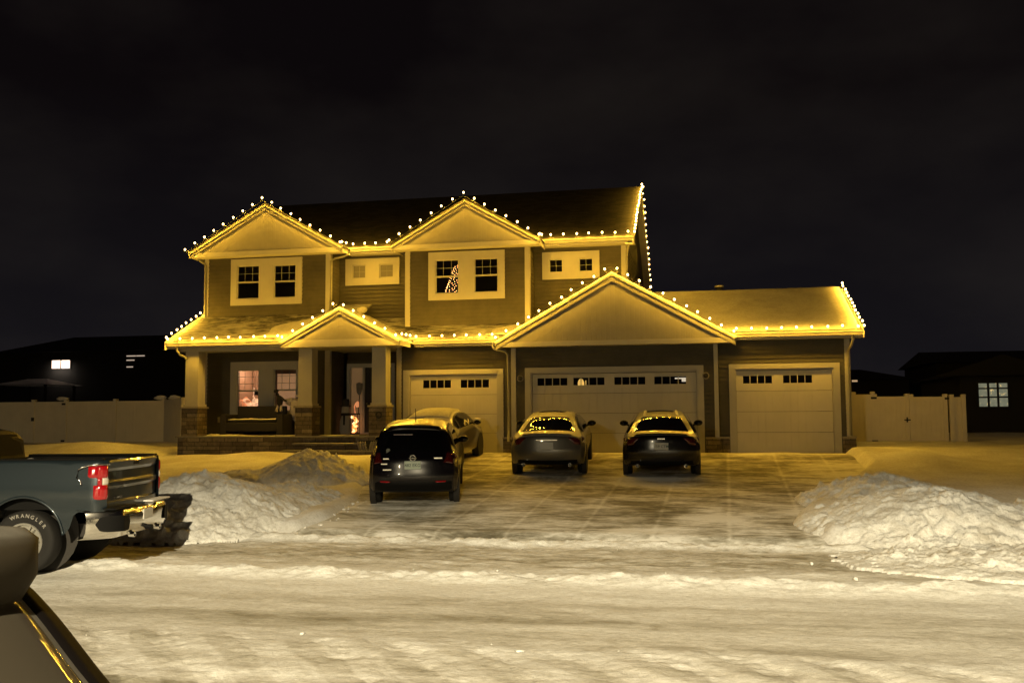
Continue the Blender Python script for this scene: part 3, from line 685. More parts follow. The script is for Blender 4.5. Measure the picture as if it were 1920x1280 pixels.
gable(-10.37, 1.87, 4.38, 5.37, 26.0, 28.6, 26.5, '', .17, 'roof_snow', zf=4.40)
# main roof
slab('roof', -16.3, -1.82, 28.42, 7.55, 33.6, 10.33, .05, 'shingle_dark'); slab('roof', -16.3, -1.82, 38.8, 7.55, 33.6, 10.33, .05, 'shingle_dark')
b = MB()
for ya, za in ((28.42, 7.55), (38.8, 7.55)): b.prism([(ya, za - .02), (33.6, 10.31), (33.6, 10.12), (ya, za - .21)], 'x', -1.86, -1.82); b.prism([(ya, za - .20), (33.6, 10.13), (33.6, 10.11), (ya, za - .22)], 'x', -2.08, -1.86)
hp(b.build('rake_board', 'trim'))
eave(-11.05, -9.28, 28.42, 7.58, YM); eave(-4.66, -1.80, 28.42, 7.58, YM)
# lower roofs
SL = .48
slab('roof', -16.12, -10.4, 26.2, 4.43, 28.99, 4.43 + SL * 2.79, .05, 'shingle_frost'); slab('roof', -10.4, -3.2, 27.2, 4.43, 29.0, 4.43 + SL * 1.8, .05, 'shingle_frost')
b = MB(); b.prism([(26.2, 4.2), (28.99, 5.3), (28.99, 5.8), (26.2, 4.46)], 'x', -16.17, -16.12); hp(b.build('rake_board', 'trim'))
eave(-16.14, -12.30, 26.2, 4.44, 26.46); eave(-8.45, -5.86, 27.2, 4.42, YL)
# snow lying in the valleys of the lower roofs and on the right roof
def roof_snow(x_of, ya, yb, z0, sl, th, seed, name='roof_snow', nx=60, ny=36):
    v = np.linspace(0, 1, ny); u = np.linspace(0, 1, nx); U, V = np.meshgrid(u, v); Y = ya + (yb - ya) * V
    X0, X1 = x_of(V); X = X0 + (X1 - X0) * U
    e = np.minimum(np.minimum(U, 1 - U) * 12, np.minimum(V, 1 - V) * 10).clip(0, 1) ** .5
    Z = z0 + sl * (Y - ya) + .035 + th * e * (1 + .35 * fbm(X * .9 + seed, Y * .9, 4))
    return hp(grid_obj(name, X, Y, Z, 'roof_snow'))
roof_snow(lambda V: (-13.6 + 1.6 * V + .25 * np.sin(V * 9), -10.6 + 0 * V), 26.25, 28.1, 4.44, SL, .05, 1, 'drifted_snow')
roof_snow(lambda V: (-8.4 + 0 * V + .1, -5.6 + 0 * V), 27.22, 27.55, 4.44, SL, .012, 3, 'drifted_snow')
roof_snow(lambda V: (-6.5 + .9 * V + .15 * np.sin(V * 8), -4.2 + 0 * V), 27.3, 28.15, 4.46, SL, .05, 5, 'drifted_snow')
slab('roof', -2.4, 4.56, 27.3, 4.40, 31.1, 6.12, .05, 'shingle_dark'); slab('roof', -2.4, 4.56, 35, 4.40, 31.1, 6.12, .05, 'shingle_dark')
roof_snow(lambda V: (-1.5 + 0 * V, 4.53 + 0 * V), 27.33, 31.12, 4.42, .4526, .06, 9, 'drifted_snow', 120, 60)
eave(1.02, 4.58, 27.3, 4.43, YR)
b = MB(); 
for ya, za in ((27.3, 4.40), (35, 4.40)): b.prism([(ya, za), (31.1, 6.12), (31.1, 5.94), (ya, za - .18)], 'x', 4.56, 4.60)
hp(b.build('rake_board', 'trim')); b = MB(); b.prism([(27.8, 4.4), (34.5, 4.4), (31.1, 5.95)], 'x', 4.12, 4.25); hp(b.build('gable_wall', 'siding'))
# snow caps
b = MB(); b.blob((-10.40, 28.0, 5.50), (.16, .14, .10), 12, jit=.3); hp(b.build('snow_cap', 'roof_snow', smooth=True))
v_ = thing('roof_vent', '', 'x'); del v_['label']; del v_['category']; hp(v_)
b = MB(); b.lathe([(.09, 6.0), (.09, 6.27), (.15, 6.28), (.15, 6.31)], (.78, 31.4, 0), 12); b.build('stack', 'soft_black', v_)
b = MB(); b.blob((.78, 31.4, 6.33), (.15, .15, .045), 12); b.build('snow_cap', 'roof_snow', v_, True)
# downspouts
def spout(pts, w=.035):
    b = MB(); b.tube(pts, w, 8); hp(b.build('downspout', 'gutter', smooth=True))
spout([(-16.13, 28.0, 7.45), (-16.12, 28.02, 7.34), (-16.05, 28.08, 7.26), (-15.98, 28.12, 7.22), (-15.90, 28.13, 7.14), (-15.895, 28.13, 5.42)])
spout([(-11.02, 28.40, 7.50), (-11.02, 28.35, 7.36), (-11.12, 28.25, 7.28), (-11.35, 28.12, 7.20), (-11.50, 28.1, 7.12), (-11.51, 28.1, 5.35)])
spout([(-1.98, 28.5, 7.45), (-1.98, 28.55, 7.3), (-2.06, 28.85, 7.12), (-2.06, 28.86, 5.6)])
spout([(-15.78, 26.24, 4.30), (-15.78, 26.26, 4.18), (-15.72, 26.36, 4.05), (-15.62, 26.44, 4.0), (-15.56, 26.46, 3.93)])
spout([(-5.98, 27.24, 4.30), (-5.98, 27.24, 4.17), (-5.90, 27.22, 4.09), (-5.60, 27.22, 4.03), (-5.52, 27.24, 3.92), (-5.50, 27.24, 2.2), (-5.52, 27.24, 1.35)])
spout([(4.30, 27.34, 4.32), (4.30, 27.36, 4.18), (4.27, 27.5, 4.02), (4.22, 27.7, 3.9), (4.22, 27.72, 1.5)])
# lit living room behind the porch window
mat('room_wall', (.50, .38, .29), .8); mat('blanket_glow', (.75, .35, .22), .8, emit=(1, .36, .14), es=.6); mat('blind', (.62, .42, .30), .8, emit=(.75, .38, .17), es=.5)  # blanket and blind emit: room light put into their colour
b = MB(); b.box(-15.0, -12.4, 29.9, 30.0, 1.5, 4.2); b.box(-13.72, -13.66, 28.36, 29.9, 1.5, 4.2); b.box(-15.06, -15.0, 28.36, 30, 1.5, 4.2); b.box(-12.4, -12.34, 28.36, 30, 1.5, 4.2); b.box(-15, -12.4, 28.36, 29.9, 4.0, 4.05); b.box(-15, -12.4, 28.36, 29.9, 1.5, 1.56); hp(b.build('living_room', 'room_wall'))
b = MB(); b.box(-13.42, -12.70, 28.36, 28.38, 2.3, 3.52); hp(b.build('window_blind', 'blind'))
ld = bpy.data.lights.new('room_light', 'POINT'); ld.energy = 45; ld.color = (1, .60, .36); ld.shadow_soft_size = .12
lo = bpy.data.objects.new('room_light', ld); COL.objects.link(lo); lo.location = (-14.35, 28.9, 3.75); hp(lo)
b = MB()
for i in range(26):
    a = random.uniform(-14.85, -13.85); zz = random.uniform(2.28, 2.72); b.blob((a, random.uniform(28.55, 28.75), zz), (random.uniform(.07, .13), .06, random.uniform(.05, .09)), 8, jit=.5, seed=i, mi=random.choice((0, 0, 1)))
mat('cushion_glow', (.8, .6, .48), .8, emit=(1, .56, .30), es=1.0)  # emission stands for lamplight falling on the white fabric
tag(b.build('blanket_glow', ['cushion_glow', 'blanket_glow'], smooth=True), 'heap of coral and white cushions with painted glow inside the left porch window', 'cushions')
q = thing('clothes_hook', 'dark hat and white scarf hanging inside the left porch window', 'clothes', (-14.3, 28.6, 2.75))
b = MB(); b.tube([(-.05, 0, .35), (-.06, 0, .2), (-.08, 0, .05), (-.02, 0, -.03), (.08, 0, -.05)], .025, 8); b.build('scarf', 'cushion_glow', q, True)  # scarf shares the cushions' painted glow
b = MB(); b.prism([(-.03, .28), (.12, .20), (.30, .12), (.30, .07), (-.03, .10)], 'y', -.03, .03); b.build('hat', 'soft_black', q)

# ------------------------------------------------------------------ porch things
q = thing('porch_sofa', 'dark wicker loveseat on the porch under the lit window', 'sofa', (-13.62, 27.35, 1.55))
b = MB(); b.box(-.95, .95, -.38, .42, .12, .40); b.build('seat', 'wicker', q, bevel=.03)
b = MB(); b.box(-.82, .82, .28, .46, .40, .92); b.build('backrest', 'wicker', q, bevel=.03)
for s in (-1, 1):
    b = MB(); b.box(s * .95 - .11, s * .95 + .11, -.40, .44, .0, .66); b.build('armrest', 'wicker', q, bevel=.03)
b = MB(); b.box(-.80, .80, -.36, .28, .40, .50); b.build('cushion', 'soft_black', q, bevel=.03)
xs = np.linspace(-.8, .8, 40); ys = np.linspace(-.38, -.05, 10); X, Y = np.meshgrid(xs, ys)
o = grid_obj('snow_dusting', X, Y, .49 + .055 * np.maximum(0, .3 + fbm(X * 2.2, Y * 2, 3)) * sst(-.4, -.3, Y), 'snow', q)
q = thing('plush_moose', 'small dark stuffed figure with pale legs sitting on the sofa back', 'figure', (-12.98, 27.62, 2.32))
b = MB(); b.blob((0, 0, .30), (.10, .09, .19), 12, jit=.2, seed=2); b.tube([(.05, 0, .40), (.16, -.04, .33), (.24, -.05, .30)], [.05, .04, .03], 8); b.tube([(-.04, 0, .42), (-.07, -.01, .5), (-.1, -.02, .56)], [.05, .05, .04], 8); b.build('body', 'soft_black', q, True)
b = MB(); b.blob((-.11, -.03, .62), (.085, .07, .06), 12, jit=.25, seed=5); b.build('head', 'soft_black', q, True)
for s in (-1, 1): b = MB(); b.tube([(s * .05, 0, .16), (s * .07, -.05, .05), (s * .08, -.07, -.02)], [.045, .04, .05], 8); b.build('leg', 'lilac', q, True)
q = thing('snow_figure', 'pale lilac bundled decoration beside the sofa in front of the window', 'decoration', (-12.42, 27.75, 1.55))
b = MB(); b.blob((0, 0, .86), (.30, .18, .38), 16, jit=.5, seed=9); b.blob((-.22, -.05, 1.06), (.2, .12, .14), 12, jit=.4, seed=4); b.blob((.1, 0, .5), (.24, .15, .2), 12, jit=.4, seed=7); b.build('body', 'lilac', q, True)
b = MB(); b.blob((.05, 0, 1.24), (.14, .11, .10), 12, jit=.4, seed=3); b.build('head', 'lilac', q, True)
b = MB(); b.tube([(.05, 0, 0), (.05, 0, .5)], .03, 8); b.lathe([(.2, 0), (.2, .03), (.03, .05)], (.05, 0, 0), 14); b.build('stand', 'soft_black', q)
mat('snowman_white', (.36, .33, .28), .7)
q = thing('snowman', 'wooden snowman with black hat and dark scarf left of the front door', 'snowman', (-11.22, 28.75, 1.55))
b = MB(); b.lathe([(.16, 0), (.20, .12), (.19, .42), (.12, .60), (.14, .70), (.13, .86), (.07, .94)], n=18, squash=.6); b.build('body', 'snowman_white', q, True)
b = MB(); b.lathe([(.19, .90), (.19, .93), (.12, .935), (.12, 1.14), (.0, 1.15)], n=18, squash=.6); b.build('hat', 'soft_black', q)
b = MB(); b.lathe([(.14, .60), (.165, .64), (.14, .69)], n=18, squash=.65); b.box(-.03, .03, -.13, -.10, .30, .64); b.build('scarf', 'soft_black', q, True)
m = mat('glow', (1, .6, .3), .5)
nz_ = noise_n(m, coords(m, kind='World'), 9, 4, .7); cc = ramp(m, nz_, [(.38, (.05, .01, .0)), (.5, (.9, .28, .06)), (.66, (1, .75, .42))])
lk(m, cc, bsdf(m).inputs['Emission Color']); bsdf(m).inputs['Emission Strength'].default_value = 3
q = thing('lantern', 'tall glowing orange lantern standing right of the snowman', 'lantern', (-10.98, 29.0, 1.55))
b = MB(); b.box(-.13, .13, -.10, .10, 0, .04); b.box(-.13, .13, -.10, .10, .64, .68)
for sx_ in (-.13, .115):
    for sy in (-.10, .085): b.box(sx_, sx_ + .015, sy, sy + .015, .04, .64)
b.build('frame', 'soft_black', q)
b = MB()
for i in range(16): b.blob((random.uniform(-.07, .07), random.uniform(-.04, .04), .07 + .032 * i), (.055, .05, .045), 8, jit=.6, seed=i + 20)
b.build('glowing_filling', 'glow', q, True)
b = MB(); b.tube([(.0, 0, .68), (-.03, 0, .9), (.02, 0, 1.0), (.10, 0, 1.06)], .022, 8); b.box(.03, .12, -.02, .02, .88, 1.04); b.build('handle', 'blanket_glow', q)
q = thing('broom', 'dark broom leaning upright against the sidelight beside the front door', 'broom', (-10.98, 29.28, 1.55))
b = MB(); b.tube([(0, 0, .65), (.06, .02, 1.62)], .014, 8); b.build('handle', 'soft_black', q); b = MB(); b.lathe([(.03, .98), (.09, 1.08), (.11, 1.36), (.0, 1.40)], (.03, .0, .3), 12, squash=.4); b.build('brush', 'stone_cap', q, True)
b = MB(); b.tube([(-9.25 + .085 * math.cos(a), 26.37, 2.16 + .085 * math.sin(a)) for a in np.linspace(0, 2 * math.pi, 20)[:-1]], .022, 8, closed=True)
for i in range(40): a = random.uniform(0, 6.28); b.blob((-9.25 + .085 * math.cos(a), 26.365, 2.16 + .085 * math.sin(a)), .018, 6, jit=.8, seed=i)
tag(b.build('wreath', 'soft_black', smooth=True), 'small dark wreath on the stone base of the right porch column', 'wreath')
mat('ribbon', (.30, .27, .2), .6)
q = thing('gift_bow', 'striped bow decoration at the right end of the porch steps', 'bow', (-9.35, 25.75, 1.18))
for s in (-1, 1):
    b = MB()
    for k in range(4): b.prism([(s * (.02 + k * .07), -.02), (s * (.06 + k * .07), -.04), (s * (.13 + k * .07), .20), (s * (.09 + k * .07), .22)], 'y', -.03, .03)
    b.build('loop', 'ribbon', q)
b = MB(); b.box(-.3, .3, 0.035, .06, -.04, .24); b.build('backing', 'soft_black', q)
b = MB(); b.blob((0, -.04, .09), .045, 10); b.build('knot', 'soft_black', q, True)
# christmas tree inside the upper window
q = thing('christmas_tree', 'lit christmas tree inside the upstairs middle window', 'christmas tree', (-7.55, 28.95, 4.82))
b = MB(); mat('needles', (.04, .06, .02), .8)
for i in range(2600):
    h = random.uniform(.3, 2.14) ; rr = .66 * (1 - (h - .3) / 1.88) ; a = random.uniform(0, 6.28); ra = rr * random.uniform(.55, 1)
    c = Vector((ra * math.cos(a), ra * math.sin(a), h)); d = Vector((math.cos(a), math.sin(a), -.3)) * .07; s_ = Vector((-math.sin(a), math.cos(a), 0)) * .012
    b.add([c - s_, c + s_, c + d], [(0, 1, 2)])
b.build('foliage', 'needles', q); b = MB(); b.tube([(0, 0, 0), (0, 0, 2.1)], [.05, .01], 8); b.build('trunk', 'soft_black', q)
tb = MB(); tb.blob((0, 0, 0), .008, 6); proto = None
for i in range(98):
    f_ = (i + .5) / 98; h = 1.12 + 1.06 * (1 - (1 - f_) ** .62); rr = .40 * (1 - (h - 1.12) / 1.06) + .03; a = math.pi + math.pi * ((i * .618034 + random.uniform(-.05, .05)) % 1)
    if proto is None: proto = tb.build('bulb', 'tree_bulb', q); ob = proto
    else: ob = proto.copy(); COL.objects.link(ob); ob.parent = q
    ob.location = (rr * math.cos(a), rr * math.sin(a) * .8, h)

# ------------------------------------------------------------------ strings of bulbs
BULB_W = 68
bb = MB(); bb.lathe([(.004, .046), (.020, .038), (.029, .018), (.024, -.004), (.012, -.018)], n=8); bulb_me = bb.build('bulb', 'bulb', smooth=True)
sk = MB(); sk.lathe([(.013, -.019), (.013, -.060), (.006, -.062)], n=6); socket_me = sk.build('socket', 'wire')
bulb_light = bpy.data.lights.new('bulb_light', 'POINT'); bulb_light.energy = BULB_W; bulb_light.color = (1.0, .525, .035); bulb_light.shadow_soft_size = .037
bm_data, sk_data = bulb_me.data, socket_me.data; bpy.data.objects.remove(bulb_me); bpy.data.objects.remove(socket_me)
def lights(label, pts, off=.0, step=.385, first=.0):
    pts = [Vector(p) for p in pts]
    q = thing('string_lights', label, 'string lights', pts[0], 0, 'warm bulb strings along the roof edges')
    w = MB(); w.tube([p - pts[0] + Vector((0, -.005, -.055)) for p in pts], .006, 5); w.build('wire', 'wire', q)
    d = first; tot = sum((b_ - a_).length for a_, b_ in zip(pts, pts[1:]))
    n = max(1, round((tot - first) / step)); st = (tot - first) / n
    for i in range(n + 1):
        s = first + i * st; acc = 0
        for a_, b_ in zip(pts, pts[1:]):
            l = (b_ - a_).length
            if s <= acc + l + 1e-6: p = a_.lerp(b_, min(1, (s - acc) / l)); break
            acc += l
        p = p - pts[0] + Vector((random.uniform(-.02, .02), random.uniform(-.012, .012) - .02, random.uniform(-.012, .012) + .035))
        o = bpy.data.objects.new('bulb', bm_data); COL.objects.link(o); o.parent = q; o.location = p; o.rotation_euler = (random.uniform(-.2, .2), random.uniform(-.25, .25), 0)
        c = bpy.data.objects.new('socket', sk_data); COL.objects.link(c); c.parent = o
        e_ = bpy.data.objects.new('bulb_light', bulb_light); COL.objects.link(e_); e_.parent = o; e_.location = (0, 0, .014)
B = .10
lights('string of bulbs along the upper left gable peak', [(-16.36, 27.62, 7.55), (-13.66, 27.62, 9.05 + B), (-11.0, 27.62, 7.58)])
lights('short string of bulbs on the gutter between the two upstairs gables', [(-10.98, 27.72, 7.62), (-10.98, 28.29, 7.64), (-9.3, 28.29, 7.64)])
lights('string of bulbs along the middle upstairs gable', [(-9.36, 27.62, 7.56), (-6.97, 27.62, 8.86 + B), (-4.62, 27.62, 7.54)])
lights('string of bulbs on the upstairs gutter right of the middle gable', [(-4.60, 27.72, 7.58), (-4.60, 28.29, 7.64), (-1.95, 28.29, 7.64)])
lights('steep string of bulbs up the right end of the main roof and down its back', [(-1.80, 28.42, 7.66), (-1.80, 33.6, 10.44), (-1.80, 38.8, 7.66)], step=.36)
lights('string of bulbs up the far left edge of the porch roof', [(-16.16, 26.28, 4.56), (-16.16, 28.3, 5.54)], step=.34)
lights('string of bulbs along the porch gutter at the left', [(-15.95, 26.05, 4.49), (-12.32, 26.05, 4.49)])
lights('string of bulbs over the little porch gable', [(-12.1, 25.86, 4.43), (-10.37, 25.86, 5.37 + B), (-8.55, 25.86, 4.42)])
lights('string of bulbs on the gutter between porch gable and garage gable', [(-8.42, 26.0, 4.46), (-8.42, 27.04, 4.48), (-5.95, 27.04, 4.48)])
lights('longest string of bulbs over the big garage gable', [(-5.80, 26.82, 4.37), (-2.37, 26.82, 6.27 + B), (1.05, 26.82, 4.39)])
lights('string of bulbs on the gutter above the right garage door', [(1.14, 27.14, 4.49), (4.40, 27.14, 4.49)])
lights('string of bulbs up the right edge of the snowy garage roof', [(4.60, 27.32, 4.52), (4.60, 31.1, 6.24)], step=.34)

# ------------------------------------------------------------------ fences
def fence_run(name, label, pts_x, y, z0, z1, extra=None):
    x0, x1 = pts_x[0], pts_x[-1]
    q = thing(name, label, 'fence' if name == 'fence' else 'gate', (x0, y, z0))
    p = MB(); n = max(1, int((x1 - x0) / .15)); w = (x1 - x0) / n
    for i in range(n): p.box(i * w + .002, (i + 1) * w - .002, -.012 + (i % 2) * .001, .012, .08, z1 - z0 - .10)
    p.build('panel', 'vinyl', q)
    for zz in (.03, z1 - z0 - .14): b = MB(); b.box(0, x1 - x0, -.03, .03, zz, zz + .14); b.build('rail', 'vinyl', q)
    for x in pts_x:
        b = MB(); b.box(x - x0 - .065, x - x0 + .065, -.065, .065, -.2, z1 - z0 + .04); b.prism([(x - x0 - .08, z1 - z0 + .04), (x - x0 + .08, z1 - z0 + .04), (x - x0 + .06, z1 - z0 + .09), (x - x0 - .06, z1 - z0 + .09)], 'y', -.08, .08)
        b.build('post', 'vinyl', q)
    return q
f1 = fence_run('fence', 'long tan vinyl fence behind the pickup truck at the left', [-34.5, -32, -29.4, -26.85, -25.35, -23.1, -20.95], 34.0, 1.08, 2.82)
b = MB(); b.box(9.0, 9.16, -.09, -.06, .1, .18); b.box(9.0, 9.16, -.09, -.06, 1.6, 1.68); b.box(7.6, 7.72, -.09, -.06, .95, 1.1); b.build('hinge', 'soft_black', f1)
b = MB()
for x in (8.95, 13.4, 14.0): b.blob((x, 0, 1.86), (.28, .09, .09), 10, jit=.4, seed=x)
b.build('snow_cap', 'snow', f1, True)
q = thing('fence', 'short tan fence panel running from the back corner to the left porch column', 'fence', (-20.95, 34, 1.08), -.86)
p = MB()
for i in range(27): p.box(.002 + i * .15, .148 + i * .15, -.012 + (i % 2) * .001, .012, .05, 1.66)
p.build('panel', 'vinyl', q); b = MB(); b.box(0, 4.05, -.03, .03, 1.62, 1.76); b.build('rail', 'vinyl', q)
b = MB(); b.box(3.98, 4.11, -.065, .065, -.2, 1.78); b.build('post', 'vinyl', q)
g1 = fence_run('fence', 'tan vinyl fence panel between garage corner and the gate', [4.42, 5.3, 5.92], 34.0, 1.0, 2.78)
g2 = fence_run('gate', 'tan vinyl gate leaf with black latch, left of the pair', [5.98, 7.02], 33.98, 1.02, 2.70)
b = MB(); b.box(-.13, .06, -.09, -.066, 1.60, 1.67); b.box(-.13, .06, -.09, -.066, .12, .19); b.build('hinge', 'soft_black', g2)
b = MB(); b.box(.93, 1.13, -.10, -.066, .86, .90); b.box(1.0, 1.04, -.10, -.066, .80, .97); b.build('latch', 'soft_black', g2)
g3 = fence_run('gate', 'tan vinyl gate leaf right of the latch', [7.16, 8.24], 33.98, 1.02, 2.68)
b = MB(); b.box(1.06, 1.24, -.09, -.066, 1.56, 1.63); b.box(1.06, 1.24, -.09, -.066, .06, .13); b.build('hinge', 'soft_black', g3)
fence_run('fence', 'short end panel of tan fence beside the dark neighbour house', [8.42, 8.80], 33.9, 1.0, 2.66)

# ------------------------------------------------------------------ neighbours
mat('far_dark', (.02, .018, .016), .9); mat('far_roof', (.018, .017, .017), .95)
mat('win_pink', (1, .8, .7), .5, emit=(1, .74, .60), es=.92); mat('win_warm', (1, .8, .6), .5, emit=(1, .66, .35), es=.45); mat('win_dim', (.8, .8, .7), .5, emit=(.55, .55, .40), es=.30)
m = mat('win_stars', (.5, .5, .4), .5)
n1 = noise_n(m, coords(m, kind='World'), 5.5, 3, .6); c1 = ramp(m, n1, [(.3, (.10, .115, .085)), (.62, (.16, .17, .12)), (.70, (.9, .62, .22))])
lk(m, c1, bsdf(m).inputs['Emission Color']); bsdf(m).inputs['Emission Strength'].default_value = 1.0
def far_house(label, x0, x1, y, z_e, z_r, depth, wins, hip=True, extra=None):
    q = thing('house', label, 'house', ((x0 + x1) / 2, y, 1.0)); W_ = (x1 - x0) / 2; b = MB(); b.box(-W_, W_, 0, depth, -.3, z_e - 1); b.build('wall', 'far_dark', q)
    b = MB(); i = 2.2 if hip else 0; zz = z_e - 1; zr = z_r - 1
    vs = [(-W_ - .4, -.4, zz), (W_ + .4, -.4, zz), (W_ + .4, depth + .4, zz), (-W_ - .4, depth + .4, zz), (-W_ + i, depth / 2, zr), (W_ - i, depth / 2, zr)]
    b.add(vs, [(0, 1, 5, 4), (1, 2, 5), (2, 3, 4, 5), (3, 0, 4), (0, 3, 2, 1)]); b.build('roof', 'far_roof', q)
    for (a, c, z0, z1, nx, nz2, mt) in wins:
        fb = MB(); a -= (x0 + x1) / 2; c -= (x0 + x1) / 2; z0 -= 1; z1 -= 1; t = .07
        for (p0, p1, p2, p3) in ((a - t, a, z0 - t, z1 + t), (c, c + t, z0 - t, z1 + t), (a, c, z0 - t, z0), (a, c, z1, z1 + t)): fb.box(p0, p1, -.06, -.005, p2, p3)
        for k in range(1, nx): xx = a + (c - a) * k / nx; fb.box(xx - .05, xx + .05, -.05, -.012, z0, z1)
        for k in range(1, nz2): zz_ = z0 + (z1 - z0) * (k - .35 if nz2 == 3 and k == 2 else k) / nz2 if nz2 != 3 else z0 + (z1 - z0) * (.40, .78)[k - 1]; fb.box(a, c, -.049, -.0125, zz_ - .035, zz_ + .035)
        f = fb.build('window', 'black', q); g = MB(); g.box(a, c, -.035, -.02, z0, z1); g.build('pane', mt, f)
    return q
hA = far_house('dark neighbour house far left with one brightly lit upstairs window', -50.5, -35.0, 60, 7.0, 8.6, 11, [(-46.0, -44.5, 5.82, 6.40, 2, 1, 'win_pink')])
b = MB()
for z, a, c in ((6.58 - 1, 2.78, 3.5), (6.58 - 1, 3.55, 4.2), (6.28 - 1, 2.78, 3.4), (5.80 - 1, 2.8, 3.3)): b.box(a, c, -.05, -.02, z, z + .07)
mat('blind_gap', (1, .8, .6), .5, emit=(1, .78, .6), es=.5); b.build('window_blind', 'blind_gap', hA)
mat('far_snow', (.8, .8, .78), .8)
q = thing('gazebo', 'snow covered gazebo roof in the back yard under the lit window', 'gazebo', (-45.2, 57.5, 1.0))
for s in (-1, 1):
    for t in (-1, 1): b = MB(); b.box(s * 1.8 - .07, s * 1.8 + .07, t * 1.5 - .07, t * 1.5 + .07, 0, 3.5); b.build('post', 'far_dark', q)
b = MB(); b.add([(-2.2, -1.9, 3.5), (2.2, -1.9, 3.5), (2.2, 1.9, 3.5), (-2.2, 1.9, 3.5), (-.8, 0, 3.95), (.8, 0, 3.95)], [(0, 1, 5, 4), (1, 2, 5), (2, 3, 4, 5), (3, 0, 4), (0, 3, 2, 1)]); b.build('roof', 'far_snow', q)
ld = bpy.data.lights.new('window_spill', 'AREA'); ld.energy = 22; ld.size = 1.4; ld.color = (1, .85, .7); lo = bpy.data.objects.new('window_spill', ld); COL.objects.link(lo); lo.parent = hA; lo.location = (-2.5, -.25, 5.1); lo.rotation_euler = (R(55), 0, 0)
far_house('low neighbour house with small lit windows just above the left fence', -41.5, -34.0, 66, 4.6, 5.6, 9, [(-41.0, -39.9, 3.2, 4.0, 2, 1, 'win_dim'), (-39.6, -38.5, 3.2, 4.05, 1, 1, 'win_warm'), (-38.2, -37.1, 3.2, 4.0, 2, 1, 'win_dim')])
far_house('dark far house just right of the garage with one tiny lit window', 8.0, 13.4, 64, 4.4, 5.25, 9, [(9.9, 10.25, 4.85 - .6, 4.97 - .6, 1, 1, 'win_warm')])
far_house('tall dark neighbour house at the right edge above the lit grid window', 14.6, 24, 62, 5.3, 6.25, 9, [], hip=False)
hB = far_house('dark nearer neighbour house right with a lit nine pane window', 12.35, 20, 48, 3.9, 4.75, 8, [(13.15, 14.42, 2.45, 3.55, 3, 3, 'win_stars')])
b = MB(); b.prism([(-3.0, 2.9), (3.0, 2.9), (0, 3.9)], 'y', -.5, .0); o = b.build('gable', 'far_roof', hB); o.location = (-2.0, 0, 0)

